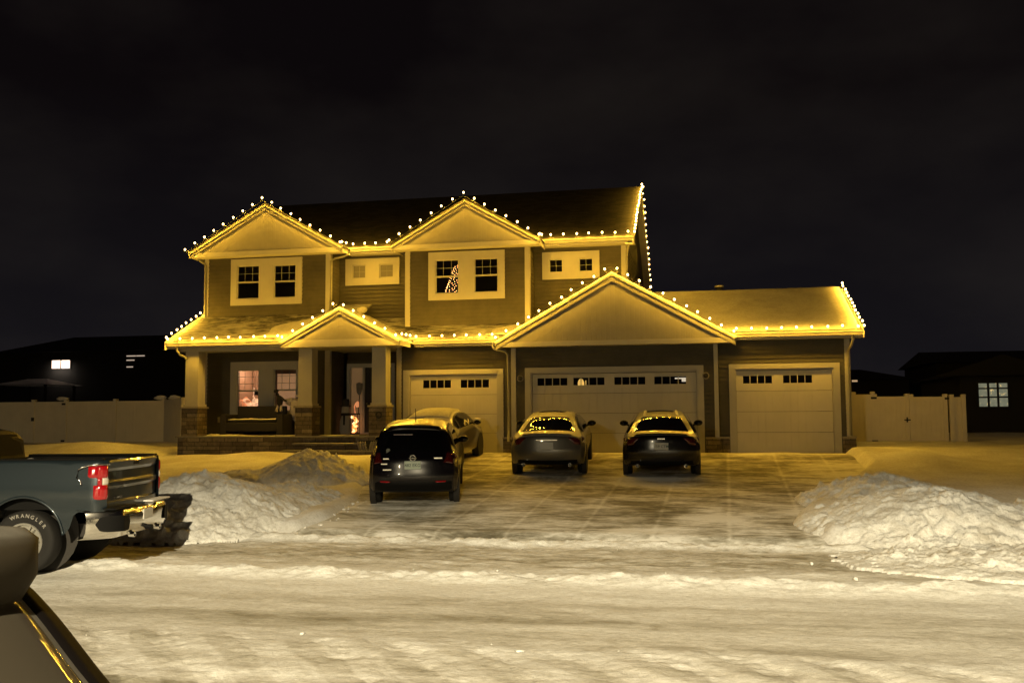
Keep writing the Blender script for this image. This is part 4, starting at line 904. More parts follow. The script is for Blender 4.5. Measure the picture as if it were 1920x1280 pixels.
# ------------------------------------------------------------------ vehicles
def catmull(pts, n):
    P = [np.array(p, float) for p in pts]; P = [2 * P[0] - P[1]] + P + [2 * P[-1] - P[-2]]; out = []
    for i in range(1, len(P) - 2):
        for k in range(n):
            t = k / n; a, b_, c, d = P[i - 1:i + 3]
            out.append(.5 * ((2 * b_) + (c - a) * t + (2 * a - 5 * b_ + 4 * c - d) * t * t + (3 * b_ - a - 3 * c + d) * t ** 3))
    out.append(P[-2]); return np.array(out)
class Body:
    """car skin: top profile swept across, sides fanned down to the sill"""
    def __init__(s, prof, L, W, H, belt, roofw, cr=.16, sub=5):
        s.P = catmull(prof, sub); s.n = sub; s.L, s.W, s.H, s.belt, s.rw, s.cr = L, W, H, belt, roofw, cr
    def hw(s, l, z):
        z = np.asarray(z, float)
        f = np.interp(z, [.15, .35, .62, s.belt - .05, s.belt + .02, s.H], [.90, .965, 1, .975, .95, s.rw])
        e = 1 - .10 * np.clip((.55 - l) / .55, 0, 1) ** 2 - .14 * np.clip((l - (s.L - .8)) / .8, 0, 1) ** 2
        return s.W / 2 * f * e
    def Q(s, t, u):
        i = min(int(t), len(s.P) - 2); f = t - i; l, z = s.P[i] * (1 - f) + s.P[i + 1] * f
        w = float(s.hw(l, z)); au = abs(u)
        re = max(0, 1 - l / 1.1) if l < 1.1 else 0; fe = max(0, 1 - (s.L - l) / 1.1) if l > s.L - 1.1 else 0
        l2 = l + (s.cr * re - s.cr * fe) * au ** 2.6
        z2 = z - (.05 * au ** 2 + .045 * au ** 8) * np.clip((z - .5) / .5, 0, 1)
        return Vector((u * w * (1 - .012 * au ** 10), l2, z2))
    def nrm(s, t, u):
        e = .01; a = s.Q(min(t + e, len(s.P) - 1), u) - s.Q(max(t - e, 0), u); b_ = s.Q(t, min(1, u + e)) - s.Q(t, max(-1, u - e))
        n = b_.cross(a)
        return n.normalized() if n.length > 0 else Vector((0, 0, 1))
    def t_at(s, z=None, l=None, rear=True):
        P = s.P
        if z is not None:
            for i in range(len(P) - 1):
                if P[i][1] <= z <= P[i + 1][1] and P[i + 1][1] > P[i][1]: return i + (z - P[i][1]) / (P[i + 1][1] - P[i][1])
        return 0
    def skin(s, mt, parent, ns=20):
        vs = []; fs = []; n = len(s.P); us = [math.sin(math.pi / 2 * (2 * k / ns - 1)) for k in range(ns + 1)]
        for i in range(n):
            for u in us: vs.append(s.Q(i, u))
        m_ = ns + 1
        for i in range(n - 1):
            for k in range(ns): fs.append((i * m_ + k, i * m_ + k + 1, (i + 1) * m_ + k + 1, (i + 1) * m_ + k))
        K = 12
        for sd in (-1, 1):
            base = len(vs)
            for i in range(n):
                E = s.Q(i, sd)
                A = (min(max(E.y, .7), s.L - .7), .30)
                for k in range(K + 1):
                    f = k / K; l = E.y * (1 - f) + A[0] * f; z = E.z * (1 - f) + A[1] * f
                    w = float(s.hw(l, z)); w = w * min(1, f * 4) + abs(E.x) * (1 - min(1, f * 4))
                    vs.append(Vector((sd * w, l, z)))
            for i in range(n - 1):
                for k in range(K):
                    q_ = (base + i * (K + 1) + k, base + i * (K + 1) + k + 1, base + (i + 1) * (K + 1) + k + 1, base + (i + 1) * (K + 1) + k)
                    fs.append(q_ if sd < 0 else q_[::-1])
        z0 = s.P[0][1]; b0 = len(vs)
        vs += [Vector((-s.W * .43, .3, .28)), Vector((s.W * .43, .3, .28)), Vector((s.W * .43, s.L - .3, .28)), Vector((-s.W * .43, s.L - .3, .28))]; fs.append((b0, b0 + 3, b0 + 2, b0 + 1))
        return mk('body', vs, fs, mt, parent, True)
    def patch(s, name, t0, t1, u0, u1, mt, parent, off=.006, nt_=10, nu=14, uf=None, depth=True):
        vs = []; fs = []
        for i in range(nt_ + 1):
            t = t0 + (t1 - t0) * i / nt_; a, b_ = (u0, u1) if uf is None else uf(i / nt_)
            for k in range(nu + 1):
                u = a + (b_ - a) * k / nu; n = s.nrm(t, u); c = s.Q(t, u)
                e = min(i, nt_ - i, k, nu - k); vs.append(c + n * (off if e > 0 else -.004))
        for i in range(nt_):
            for k in range(nu): fs.append((i * (nu + 1) + k, i * (nu + 1) + k + 1, (i + 1) * (nu + 1) + k + 1, (i + 1) * (nu + 1) + k))
        return mk(name, vs, fs, mt, parent, True)
    def ztop(s, l):
        zs = [s.P[i][1] + (l - s.P[i][0]) / (s.P[i + 1][0] - s.P[i][0]) * (s.P[i + 1][1] - s.P[i][1]) for i in range(len(s.P) - 1) if s.P[i][0] <= l <= s.P[i + 1][0] and s.P[i + 1][0] > s.P[i][0]]
        return max(zs) if zs else s.belt
    def side_patch(s, name, l0, l1, zf0, zf1, mt, parent, sd, off=.008, nl=12, nz_=5):
        vs = []; fs = []
        for i in range(nl + 1):
            l = l0 + (l1 - l0) * i / nl; a, b_ = zf0(l), max(zf1(l), zf0(l) + .004)
            for k in range(nz_ + 1):
                z = a + (b_ - a) * k / nz_; e = min(i, nl - i, k, nz_ - k); vs.append((sd * (float(s.hw(l, z)) + (off if e else -.006)), l, z))
        for i in range(nl):
            for k in range(nz_):
                q_ = (i * (nz_ + 1) + k, i * (nz_ + 1) + k + 1, (i + 1) * (nz_ + 1) + k + 1, (i + 1) * (nz_ + 1) + k); fs.append(q_ if sd < 0 else q_[::-1])
        return mk(name, vs, fs, mt, parent, True)
def wheel(parent, x, l, r, w, sd, spokes=6, rimr=.64, rim='alloy', lettered=False):
    q = bpy.data.objects.new('wheel', None); COL.objects.link(q); q.parent = parent; q.location = (x, l, r)
    b = MB(); a = sd * w / 2
    b.lathe([(r * rimr, -a * .9), (r * .8, -a), (r * .94, -a * .95), (r, -a * .75), (r * 1.0, a * .75), (r * .94, a * .95), (r * .8, a), (r * rimr, a * .9)], n=40, axis='x', caps=False); b.build('tyre', 'tyre', q, True)
    b = MB(); R_ = r * rimr
    b.lathe([(R_, a * .93), (R_ * .97, a * 1.0), (R_ * .90, a * .98), (R_ * .88, a * .55), (R_ * .3, a * .45)], n=36, axis='x', caps=False)
    for k in range(spokes):
        th = 2 * math.pi * k / spokes
        for dv in (-.12, .12):
            c0, s0 = math.cos(th + dv * .6), math.sin(th + dv * .6); c1, s1 = math.cos(th + dv), math.sin(th + dv); hw_ = R_ * .055
            b.add([(a * .90, R_ * .18 * c0 - hw_ * s0, R_ * .18 * s0 + hw_ * c0), (a * .90, R_ * .18 * c0 + hw_ * s0, R_ * .18 * s0 - hw_ * c0), (a * .96, R_ * .92 * c1 + hw_ * s1, R_ * .92 * s1 - hw_ * c1), (a * .96, R_ * .92 * c1 - hw_ * s1, R_ * .92 * s1 + hw_ * c1),
                   (a * .6, R_ * .18 * c0 - hw_ * s0, R_ * .18 * s0 + hw_ * c0), (a * .6, R_ * .18 * c0 + hw_ * s0, R_ * .18 * s0 - hw_ * c0), (a * .6, R_ * .92 * c1 + hw_ * s1, R_ * .92 * s1 - hw_ * c1), (a * .6, R_ * .92 * c1 - hw_ * s1, R_ * .92 * s1 + hw_ * c1)],
                  [(0, 1, 2, 3), (0, 3, 7, 4), (1, 5, 6, 2), (3, 2, 6, 7)])
    b.lathe([(R_ * .24, a * .6), (R_ * .24, a * .93), (R_ * .14, a * .97)], n=20, axis='x')
    b.build('rim', rim, q)
    b = MB(); b.lathe([(R_ * .86, a * .3), (R_ * .86, a * .32)], n=24, axis='x'); b.build('brake_disc', 'soft_black', q)
    if lettered:                                            # raised white letters in two arcs on the tyre wall
        word = 'WRANGLER'[::-1]; 
        for base in (105, -75):
            for i, chh in enumerate(word):
                th = R(base + 38 - i * 11); rr = r * .84
                t = text_mesh(chh, .068, 'letter_grey', q, (a * 1.0 + sd * .002, rr * math.cos(th) * (1), rr * math.sin(th)), (0, 0, 0), 'lettering', .002, .001)
                t.matrix_local = Matrix.Translation((a + sd * .001, rr * math.cos(th), rr * math.sin(th))) @ Matrix(((0, 0, -1, 0), (-1, 0, 0, 0), (0, 1, 0, 0), (0, 0, 0, 1))) @ Matrix.Rotation(-(th - math.pi / 2) * -1 * -1 if False else (math.pi / 2 - th) * -1 * -1, 4, 'Z')
    return q
def mirror(parent, x, l, z, sd, mt):
    q = bpy.data.objects.new('door_mirror', None); COL.objects.link(q); q.parent = parent
    b = MB(); b.blob((x + sd * .14, l, z + .06), (.115, .075, .075), 14); b.tube([(x - sd * .04, l + .04, z - .02), (x + sd * .07, l + .02, z + .02)], .025, 8); b.build('housing', mt, q, True)
    b = MB(); b.blob((x + sd * .14, l - .035, z + .06), (.095, .045, .058), 14); b.build('mirror_glass', 'car_glass', q, True)
def plate(body, parent, z, mt, txt, u=0.0, w=.32, h=.16):
    t = body.t_at(z=z); c = body.Q(t, u); n = body.nrm(t, u)
    q = bpy.data.objects.new('licence_plate', None); COL.objects.link(q); q.parent = parent; q.location = c + n * .012
    q.rotation_euler = (math.atan2(n.z, -n.y) * -1 * -1 * -1 if False else -math.asin(max(-1, min(1, n.z))), 0, 0)
    b = MB(); b.box(-w / 2, w / 2, -.008, .004, -h / 2, h / 2); b.build('panel', mt, q, bevel=.004)
    text_mesh(txt, .085, 'plate_ink', q, (0, -.010, -.005), (R(90), 0, 0), bold=.001)
def car(label, cat, x, y, rz, body, paintm, trim=None, wheels=(.9, 3.6), wr=.325, zoff=0.0, mirror_l=None, grp='cars parked on the driveway', name='car', side_glass=None, pitch=None, roofw=None):
    slope = math.atan(.9 / 11.76) if CURB < y < 27 else 0
    q = thing(name, label, cat, (x, y, G(x, y) + zoff), 0, grp)
    fwd = math.cos(rz); q.rotation_euler = (slope * abs(fwd), 0, rz)
    body.skin(paintm, q)
    for l in wheels:
        for sd in (-1, 1):
            xx = sd * (body.W / 2 - .11)
            wheel(q, xx, l, wr, .21, sd)
            b = MB(); b.lathe([(wr + .055, sd * .0), (wr + .055, sd * (.118))], (sd * (body.W / 2 - .115), l, wr), 28, 'x'); b.build('wheel_arch', 'soft_black', q)
    return q
slp = lambda y: G(0, y)
# --- black crossover nearest the camera on the driveway
pr = [(.14, .30), (.05, .42), (.0, .58), (.03, .78), (.07, .95), (.17, 1.06), (.34, 1.30), (.50, 1.50), (.72, 1.585), (1.5, 1.63), (2.3, 1.58), (2.75, 1.42), (3.25, 1.08), (3.6, .98), (4.1, .86), (4.3, .72), (4.34, .5), (4.3, .3)]
bd = Body(pr, 4.34, 1.80, 1.63, .98, .70, .20)
q = car('black crossover parked nearest the street with snow on its roof', 'car', -5.52, 17.75, R(13), bd, 'paint_black', wheels=(.86, 3.45), wr=.35)
bd.patch('rear_window', bd.t_at(z=1.09), bd.t_at(z=1.46), 0, 0, 'car_glass', q, .006, uf=lambda f: (-.86 + .10 * f, .86 - .10 * f))
for sd in (-1, 1):
    tl = bd.patch('tail_light', bd.t_at(z=.90), bd.t_at(z=1.13), sd * .78, sd * 1.0, 'tail_dark', q, .012, 8, 6, uf=(lambda f, sd=sd: (sd * (.74 + .10 * f), sd * .995)))
    bd.side_patch('tail_light', .16, .52, lambda l: .93 + .05 * (l - .16), lambda l: 1.12 - .35 * (l - .16), 'tail_dark', q, sd, .012)
    bd.side_patch('side_window', .62, 2.95, lambda l: 1.03, lambda l: min(bd.ztop(l) - .11, 1.50), 'car_glass', q, sd)
    mirror(q, sd * .80, 2.75, 1.03, sd, 'paint_black')
bd.patch('spoiler', bd.t_at(z=1.50), bd.t_at(z=1.50) + 4, -.84, .84, 'paint_black', q, .035)
bd.patch('bumper', bd.t_at(z=.31), bd.t_at(z=.52), -.97, .97, 'black_plastic', q, .02, 6, 20)
for sd in (-1, 1): bd.patch('reflector', bd.t_at(z=.50), bd.t_at(z=.53), sd * .55, sd * .82, 'tail_red', q, .03, 3, 6)
plate(bd, q, .84, 'plate_green', '482 EKG')
b = MB(); c = bd.Q(bd.t_at(z=.98), 0); b.tube([(c.x + .055 * math.cos(a), c.y - .02, c.z + .055 * math.sin(a)) for a in np.linspace(0, 6.283, 24)[:-1]], .011, 8, closed=True); b.box(-.075, .075, c.y - .035, c.y - .01, c.z - .012, c.z + .012); b.build('emblem', 'chrome', q, True)
for (z, u, w) in ((.96, -.66, .11), (.86, -.70, .12), (.75, -.62, .17), (.97, .62, .16)):
    t = bd.t_at(z=z); c = bd.Q(t, u); b = MB(); b.box(c.x - w / 2, c.x + w / 2, c.y - .018, c.y + .01, z - .011, z + .011); b.build('badge', 'chrome', q)
b = MB(); c = bd.Q(bd.t_at(z=1.13), -.64); b.blob((c.x, c.y - .015, c.z), (.045, .006, .045), 12); b.blob((c.x, c.y - .015, c.z - .05), (.05, .006, .035), 12); b.build('sticker', 'sticker_grey', q, True)
b = MB(); b.tube([(0, 1.0, 1.60), (0, .86, 1.90)], .006, 6); b.build('antenna', 'black_plastic', q)
b = MB(); b.box(-.40, -.02, .37, .40, 1.405, 1.42); b.build('brake_lamp', 'tail_dark', q)
# --- bronze car against the left garage door, snowed over
pr = [(.16, .30), (.05, .42), (.0, .60), (.03, .80), (.10, .95), (.30, 1.03), (.75, 1.22), (1.1, 1.38), (1.5, 1.455), (2.1, 1.47), (2.6, 1.38), (3.1, 1.12), (3.5, .96), (4.1, .84), (4.35, .68), (4.4, .5), (4.34, .3)]
bd = Body(pr, 4.40, 1.76, 1.47, .93, .66, .20)
q = car('snow covered olive car against the left garage door', 'car', -6.95, 22.95, R(1.5), bd, 'paint_bronze', wheels=(.85, 3.45), wr=.32)
bd.patch('rear_window', 29, 40, 0, 0, 'car_glass', q, .005, uf=lambda f: (-.84 + .08 * f, .84 - .08 * f))
bd.patch('snow_cover', 32, 48, 0, 0, 'roof_snow', q, .028, 20, 24, uf=lambda f: (-.93 + .30 * f, .93 - .05 * f))
bd.patch('snow_cover', 24.5, 33, 0, 0, 'roof_snow', q, .024, 12, 16, uf=lambda f: (.05 - .25 * f, .90))
for sd in (-1, 1):
    bd.patch('tail_light', bd.t_at(z=.78), bd.t_at(z=.93), sd * .7, sd * .995, 'tail_dark', q, .012, 6, 6)
    bd.side_patch('side_window', .95, 3.05, lambda l: .98, lambda l: min(bd.ztop(l) - .10, 1.36), 'car_glass', q, sd)
    mirror(q, sd * .78, 2.85, .98, sd, 'paint_bronze')
    b = MB(); b.blob((sd * (.78 + .14), 2.86, 1.12), (.11, .07, .025), 12); b.build('snow_cap', 'snow', q, True)
bd.side_patch('snow_streak', 1.7, 2.5, lambda l: 1.0 + .1 * abs(math.sin(l * 7)), lambda l: 1.0 + .1 * abs(math.sin(l * 7)) + .09, 'snow', q, 1, .014)
plate(bd, q, .72, 'plate_white', '317 HBD')
# --- grey sedan before the double door
SED = [(.16, .30), (.04, .42), (.0, .60), (.02, .80), (.05, .96), (.12, 1.03), (.42, 1.05), (.75, 1.16), (1.15, 1.33), (1.6, 1.425), (2.2, 1.45), (2.75, 1.37), (3.3, 1.10), (3.65, .97), (4.3, .84), (4.62, .68), (4.68, .5), (4.62, .3)]
def sedan(label, x, y, rz, pm, plate_m, txt, zlip=1.0, glassmat='car_glass'):
    bd = Body(SED, 4.68, 1.82, 1.45, .95, .64, .24); q = car(label, 'car', x, y, rz, bd, pm, wheels=(1.0, 3.75), wr=.335)
    bd.patch('rear_window', 31.5, 42, 0, 0, glassmat, q, .006, uf=lambda f: (-.90 + .12 * f, .90 - .12 * f))
    bd.patch('roof_glass', 46, 56, -.62, .62, glassmat, q, .006)
    for sd in (-1, 1):
        bd.patch('tail_light', bd.t_at(z=.80), bd.t_at(z=.98), sd * .66, sd * .995, 'tail_dark', q, .012, 6, 6, uf=(lambda f, sd=sd: (sd * (.80 - .22 * f), sd * .995)))
        bd.side_patch('tail_light', .16, .48, lambda l: .84 + .1 * (l - .16), lambda l: .98 - .15 * (l - .16), 'tail_dark', q, sd, .012)
        bd.side_patch('side_window', 1.0, 3.2, lambda l: 1.0, lambda l: min(bd.ztop(l) - .10, 1.34), glassmat, q, sd)
        mirror(q, sd * .82, 2.95, 1.0, sd, 'black_plastic')
    bd.patch('bumper', bd.t_at(z=.305), bd.t_at(z=.42), -.9, .9, 'black_plastic', q, .02, 6, 20)
    bd.patch('boot_lip', 24.5, 27, -.80, .80, pm, q, .022, 6, 20)
    plate(bd, q, .76, plate_m, txt)
    b = MB()
    for s in (-1, 1): b.lathe([(.04, .02), (.045, -.06), (.035, -.06), (.033, .02)], (s * .55, .08, .31), 14, 'y')
    b.build('exhaust', 'chrome', q, True)
    return bd, q
bd, q = sedan('grey sedan left of the pair before the double garage door', -3.54, 22.05, R(4), 'paint_grey', 'plate_white', '')
c = bd.Q(bd.t_at(z=.90), 0); b = MB(); b.box(-.26, .26, c.y - .03, c.y + .01, .885, .915); b.build('chrome_strip', 'chrome', q, bevel=.006)
b = MB(); b.box(-.07, .07, .4, .47, 1.40, 1.41); b.build('shelf_lamp', 'black_plastic', q)
bd, q = sedan('black sedan with white number plate before the double garage door', -.84, 21.95, R(2.2), 'paint_dark', 'plate_white', '159 CTM')
for s in (-1, 1): bd.patch('snow_strip', 43, 50, s * .60, s * .72, 'snow', q, .02, 8, 4)
c = bd.Q(bd.t_at(z=.93), 0); b = MB(); 
for k in range(4): b.box(-.085 + k * .045, -.055 + k * .045, c.y - .02, c.y + .01, .92, .945)
b.build('badge', 'chrome', q)
# --- dark car close by at the lower left
pr = [(.16, .30), (.04, .45), (.0, .66), (.06, .90), (.14, 1.02), (.30, 1.20), (.46, 1.40), (.60, 1.53), (.80, 1.60), (1.7, 1.66), (2.5, 1.62), (3.0, 1.42), (3.5, 1.12), (3.9, 1.02), (4.4, .90), (4.6, .72), (4.66, .5), (4.6, .3)]
bd = Body(pr, 4.66, 1.86, 1.66, 1.0, .74, .09, 8)
q = car('dull brown hatchback close to the camera at the bottom left', 'car', -1.80, 2.36, R(92), bd, 'paint_brown', wheels=(.9, 3.6), wr=.35, zoff=.03, grp=None)
mat('frosted_glass', (.06, .052, .040), .04, spec=.15); mat('trim_black', (.006, .005, .005), .6, spec=.03)
bd.patch('rear_window', bd.t_at(z=1.05), bd.t_at(z=1.50), 0, 0, 'frosted_glass', q, .008, 16, 20, uf=lambda f: (-.76, .76))
for sd in (-1, 1):
    bd.patch('pillar_trim', bd.t_at(z=.70), bd.t_at(z=1.53), sd * .77, sd * .998, 'trim_black', q, .012, 20, 6)
    bd.side_patch('side_window', .75, 3.1, lambda l: 1.06, lambda l: min(bd.ztop(l) - .10, 1.52), 'car_glass', q, sd)
    bd.patch('tail_light', bd.t_at(z=.80), bd.t_at(z=.96), sd * .6, sd * .99, 'tail_dark', q, .012, 8, 8)
t0 = bd.t_at(z=1.50)
b = MB(); sec = [(.62, 1.38), (.47, 1.42), (.40, 1.52), (.40, 1.645), (.46, 1.68), (.95, 1.70), (1.0, 1.62), (.75, 1.54)]
vs = []; fs = []; N = 28
for i in range(N + 1):
    u = -1 + 2 * i / N; e_ = (1 - abs(u) ** 16)
    for (l, z) in sec: vs.append((u * .68, .72 + (l - .72) * (.35 + .65 * e_) + .06 * abs(u) ** 3, z - .045 * u * u - (.03 if abs(u) > .98 else 0)))
n_ = len(sec)
for i in range(N):
    for k in range(n_): fs.append((i * n_ + k, (i + 1) * n_ + k, (i + 1) * n_ + (k + 1) % n_, i * n_ + (k + 1) % n_))
fs += [tuple(range(n_)), tuple(range(N * n_ + n_ - 1, N * n_ - 1, -1))]
mk('spoiler', vs, fs, 'paint_brown', q, True)
plate(bd, q, .78, 'plate_white', '640 DRW')

# --- pickup truck, facing left along the kerb
TW = 1.0; tq = thing('pickup_truck', 'dark blue grey pickup truck parked facing left in front of the snowbank', 'pickup truck', (-7.86, 12.06, .05), R(101))
LT = 5.6; RC = (1.06, .48); RA = .52
def side_y(z, l):
    f = np.interp(z, [.45, .7, .95, 1.15, 1.36, 1.47], [.955, .985, 1.0, .995, .975, .955])
    return TW * f - .10 * max(0, 1 - l / .16) ** 2.0
def zbot(l):
    dx = abs(l - RC[0]); a = .52 + .28 * float(sst(-.50, -.36, -l))
    return max(a, RC[1] + math.sqrt(max(0, RA * RA - dx * dx))) if dx < RA else a
for sd in (-1, 1):
    vs = []; fs = []; ls = sorted(set([0, .02, .05, .09, .13, .18] + list(np.linspace(.22, 5.4, 90)) + [RC[0] - RA, RC[0] + RA])); nz_ = 14
    for l in ls:
        top = 1.47 if l < 1.97 else np.interp(l, [1.97, 2.0, 3.4, 3.9, 5.2, 5.4], [1.47, 1.20, 1.20, 1.16, 1.05, .85])
        zb = zbot(l) if l < 1.8 else (.48 if abs(l - 4.75) > .5 else .48 + math.sqrt(max(0, .25 - (l - 4.75) ** 2)))
        for k in range(nz_ + 1):
            z = zb + (top - zb) * k / nz_; vs.append((sd * side_y(z, l), l, z))
        vs.append((sd * (side_y(top, l) - .10), l, top + .004))
    m_ = nz_ + 2
    for i in range(len(ls) - 1):
        for k in range(m_ - 1):
            q_ = (i * m_ + k, i * m_ + k + 1, (i + 1) * m_ + k + 1, (i + 1) * m_ + k); fs.append(q_ if sd < 0 else q_[::-1])
    mk('bed_side', vs, fs, 'paint_truck', tq, True)
    b = MB(); b.box(*sorted((sd * (TW - .06), sd * (TW - .18))), .05, 1.95, 1.470, 1.495); b.build('bed_rail', 'black_plastic', tq, bevel=.008)
    pts = [(sd * (side_y(RC[1] + RA * math.sin(a), 1) + .002), RC[0] + RA * math.cos(a), RC[1] + RA * math.sin(a)) for a in np.linspace(.05, math.pi - .05, 28)]
    b = MB(); b.tube(pts, .018, 8); b.build('wheel_arch_lip', 'paint_truck', tq, True)
    for l in (RC[0], 4.75): wheel(tq, sd * (TW - .16), l, .41, .27, sd, 6, .62, lettered=(l < 2 and sd < 0))
    b = MB(); b.lathe([(RA + .02, sd * (TW - .45)), (RA + .02, sd * (TW - .46))], (0, RC[0], RC[1]), 24, 'x'); b.box(*sorted((sd * (TW - .07), sd * (TW - .5))), RC[0] - RA, RC[0] + RA, 1.0, 1.02); b.build('wheel_well', 'soft_black', tq)
    # tail light wraps the rear corner
    def corner(a, z, off=.012):
        r_ = .10; x = TW * .985 - r_ + (r_ + off) * math.sin(a); l = r_ - (r_ + off) * math.cos(a)
        return (sd * x, l, z)
    for (zz0, zz1, a0, a1, mt_, nm) in ((1.24, 1.40, .0, 2.5, 'tail_red', 'tail_light'), (1.15, 1.24, .0, .9, 'tail_clear', 'reverse_lamp'), (1.15, 1.24, .95, 1.5, 'tail_red', 'tail_light'), (.96, 1.15, .0, 1.9, 'tail_red', 'tail_light')):
        vs = []; fs = []; na = 12; nz2 = 6
        for i in range(nz2 + 1):
            z = zz0 + (zz1 - zz0) * i / nz2
            for k in range(na + 1):
                a = a0 + (a1 - a0) * k / na; e = min(i, nz2 - i, k, na - k)
                if a <= math.pi / 2: p = corner(a, z, .014 if e else .0)
                else: l_ = .10 + (a - math.pi / 2) * .14; p = (sd * (side_y(z, l_) + (.014 if e else -.004)), l_, z)
                vs.append(p)
        for i in range(nz2):
            for k in range(na): fs.append((i * (na + 1) + k, i * (na + 1) + k + 1, (i + 1) * (na + 1) + k + 1, (i + 1) * (na + 1) + k))
        mk(nm, vs, fs, mt_, tq, True)
    b = MB(); b.tube([(sd * (TW - .15), -.006, 1.415), (sd * (TW - .02), .05, 1.42), (sd * (TW + .0), .2, 1.41), (sd * (TW + .0), .34, 1.36), (sd * (TW + .008), .36, 1.25), (sd * (TW + .010), .30, 1.20), (sd * (TW + .012), .30, 1.15)], .009, 6); b.build('lamp_surround', 'chrome', tq, True)
# tailgate with creased bands
zs = [.76, .80, .90, .92, 1.08, 1.12, 1.17, 1.20, 1.32, 1.36, 1.44, 1.47]; dp = [.0, -.01, -.012, .012, .010, -.012, -.012, .012, .014, -.006, -.02, -.01]
xs_ = np.linspace(-.86, .86, 24); vs = [(x, dp[i] + .0 + .035 * abs(x / .86) ** 3, z) for i, z in enumerate(zs) for x in xs_]
vs += [(x, .08, 1.475) for x in xs_]; fs = []
for i in range(len(zs)):
    for k in range(23): fs.append((i * 24 + k, i * 24 + k + 1, (i + 1) * 24 + k + 1, (i + 1) * 24 + k))
tg = mk('tailgate', vs, fs, 'paint_truck', tq)
text_mesh('SILVERADO', .055, 'chrome', tg, (-.56, .0, .955), (R(90), 0, 0), bold=.001)
b = MB(); b.box(-.09, .09, -.02, .0, 1.38, 1.43); b.build('handle', 'black_plastic', tg, bevel=.008)
# bed floor, inner walls, snow
b = MB(); b.box(-.80, .80, .1, 1.95, .82, .86); b.box(-.84, -.80, .1, 1.95, .82, 1.46); b.box(.80, .84, .1, 1.95, .82, 1.46); b.box(-.80, .80, 1.91, 1.95, .86, 1.46); b.box(-.78, .78, .085, .12, .86, 1.46); b.build('bed', 'black_plastic', tq)
xs = np.linspace(-.79, .79, 40); ys = np.linspace(.13, 1.90, 40); X, Y = np.meshgrid(xs, ys)
grid_obj('bed_snow', X, Y, 1.0 + .42 * np.exp(-((Y - 1.85) / .40) ** 2) * (.9 + .3 * fbm(X * 2, Y * 2, 3)) + .12 * fbm(X * 1.5, Y * 1.5, 4), 'snow', tq)
# bumper
b = MB()
xs_ = np.linspace(-1, 1, 41); prof = [(.05, .44), (-.03, .46), (-.06, .53), (-.07, .70), (-.055, .78), (-.02, .82), (.10, .83)]
vs = []; fs = []
for x in xs_:
    ax = abs(x); wrap = .34 * max(0, (ax - .74) / .26) ** 1.7
    for l, z in prof: vs.append((x * 1.02, l - .13 + .05 * ax ** 2 + wrap + (.0 if ax < .995 else .02), z + (-.0 if ax > .35 else -.03 * (z > .75))))
n_ = len(prof)
for i in range(40):
    for k in range(n_ - 1): fs.append((i * n_ + k, (i + 1) * n_ + k, (i + 1) * n_ + k + 1, i * n_ + k + 1))
bp = mk('rear_bumper', vs, fs, 'chrome', tq, True)
for sd in (-1, 1):                                          # dark step recess in each bumper corner
    b = MB(); vs = []; fs = []
    for i in range(17):
        fx = i / 16; ax = .60 + .37 * fx; hh = .105 * (1 - abs(2 * fx - 1) ** 6) ** .4
        for k in range(5): vs.append((sd * ax * 1.02, -.13 - .086 + .05 * ax ** 2 + (.34 * max(0, (ax - .74) / .26) ** 1.7), .635 + hh * (k / 2 - 1)))
    for i in range(16):
        for k in range(4): fs.append((i * 5 + k, i * 5 + k + 1, (i + 1) * 5 + k + 1, (i + 1) * 5 + k))
    mk('step_recess', vs, fs, 'black_plastic', bp)
    b.lathe([(.035, -.12), (.042, -.20), (.030, -.20), (.028, -.12)], (sd * .45, 0, .45), 14, 'y'); b.build('exhaust', 'chrome', tq, True)
    b = MB(); b.box(*sorted((sd * .97, sd * .30)), -.15, .02, .822, .845); b.build('step_pad', 'snow' if sd > 0 else 'black_plastic', bp, bevel=.008)
b = MB(); b.box(-.16, .16, -.205, -.19, .62, .76); b.build('licence_plate', 'plate_white', tq, bevel=.004)
b = MB(); b.box(-.20, .20, -.12, .08, .66, .80); b.box(-.3, .3, .0, .3, .45, .62); b.tube([(0, -.26, .50), (0, 0, .50)], .035, 8); b.build('hitch', 'black_plastic', tq)
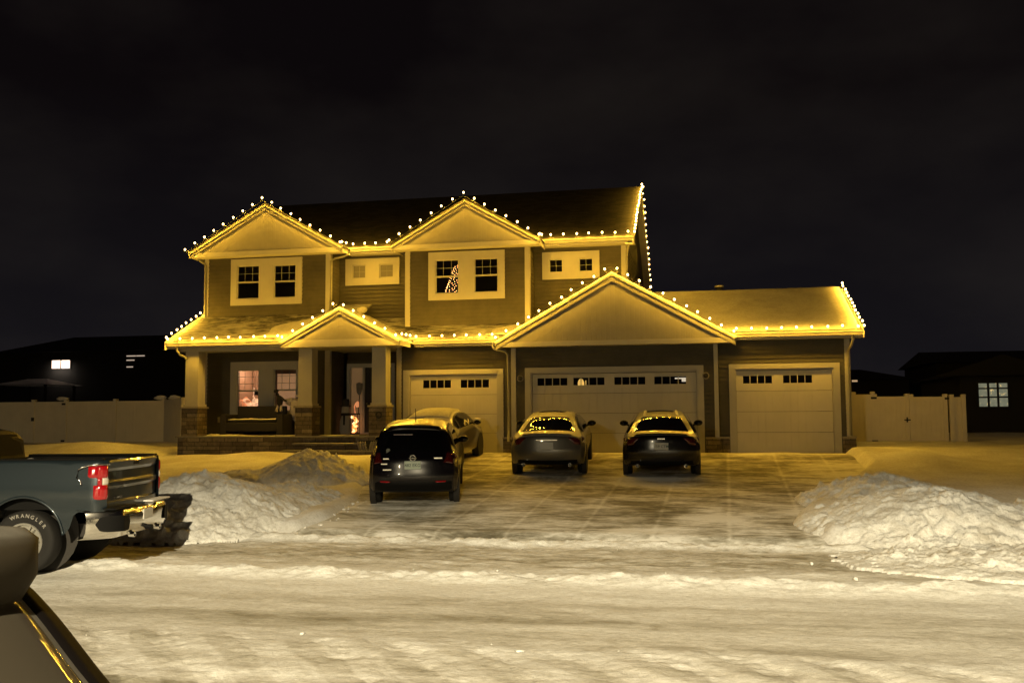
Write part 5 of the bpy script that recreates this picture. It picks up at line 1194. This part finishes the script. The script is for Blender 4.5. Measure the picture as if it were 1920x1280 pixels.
# cab
cab = [(1.96, 1.15), (1.99, 1.50), (2.05, 1.76), (2.13, 1.86), (2.35, 1.91), (3.4, 1.91), (3.75, 1.82), (4.3, 1.25)]
vs = []; fs = []; us = np.linspace(-1, 1, 15)
for l, z in cab:
    hw_ = np.interp(z, [1.1, 1.5, 1.91], [.93, .86, .72])
    for u in us: vs.append((u * hw_, l + .04 * u * u * (1 if l < 2 else -1), z - .05 * u ** 6 * (z > 1.6)))
for i in range(len(cab) - 1):
    for k in range(14): fs.append((i * 15 + k, i * 15 + k + 1, (i + 1) * 15 + k + 1, (i + 1) * 15 + k))
n = len(vs)
for sd, k0 in ((-1, 0), (1, 14)):
    ring = [i * 15 + k0 for i in range(len(cab))]; fs.append(tuple(ring) if sd < 0 else tuple(ring[::-1]))
cb = mk('cab', vs, fs, 'cab_dark', tq)
b = MB(); b.add([(-.72, 1.972, 1.50), (.72, 1.972, 1.50), (.64, 2.045, 1.80), (-.64, 2.045, 1.80)], [(0, 1, 2, 3)]); b.build('rear_window', 'trim_black', cb)
for sd in (-1, 1):
    b = MB(); b.add([(sd * .885, 2.2, 1.44), (sd * .885, 3.85, 1.44), (sd * .80, 3.6, 1.78), (sd * .79, 2.3, 1.80)], [(0, 1, 2, 3)]); b.build('side_window', 'trim_black', cb)
b = MB(); b.box(-.85, .85, 1.98, 5.2, .5, 1.16); b.box(-.93, .93, 3.95, 5.35, .9, 1.12); b.build('bonnet', 'paint_truck', tq, bevel=.05)
b = MB(); b.box(-.5, .5, .2, 5.2, .42, .60); b.tube([(-.75, RC[0], .41), (.75, RC[0], .41)], .07, 8); b.blob((0, RC[0], .41), .15, 12); b.build('chassis', 'soft_black', tq)

# ------------------------------------------------------------------ street lamps behind the camera light the street
def street_lamp(label, x, y, h, power, color, half, blend, soft=.12):
    q = thing('street_lamp', label, 'street lamp', (x, y, 0), 0, 'street lamps behind the camera')
    b = MB(); b.tube([(0, 0, 0), (0, 0, h * .5), (0, 0, h - .4)], [.10, .08, .06], 12); b.build('pole', 'soft_black', q, True)
    b = MB(); b.tube([(0, 0, h - .4), (0, .4, h - .1), (0, 1.4, h + .05)], [.05, .045, .04], 10); b.build('arm', 'soft_black', q, True)
    b = MB(); b.box(-.16, .16, 1.2, 1.9, h, h + .10); b.build('lamp_head', 'soft_black', q, bevel=.02)
    l = bpy.data.lights.new('lamp_light', 'SPOT'); l.energy = power; l.color = color; l.shadow_soft_size = soft; l.spot_size = R(half * 2); l.spot_blend = blend
    o = bpy.data.objects.new('lamp_light', l); COL.objects.link(o); o.parent = q; o.location = (0, 1.55, h - .12)
    return q
SC = (1.0, .835, .525)
street_lamp('near street lamp behind the camera', 2.0, -17.5, 11.0, 76000, SC, 75.6, .13)
street_lamp('far street lamp down the street behind the camera', -10.3, -38.0, 9.0, 9500, SC, 89, .1)
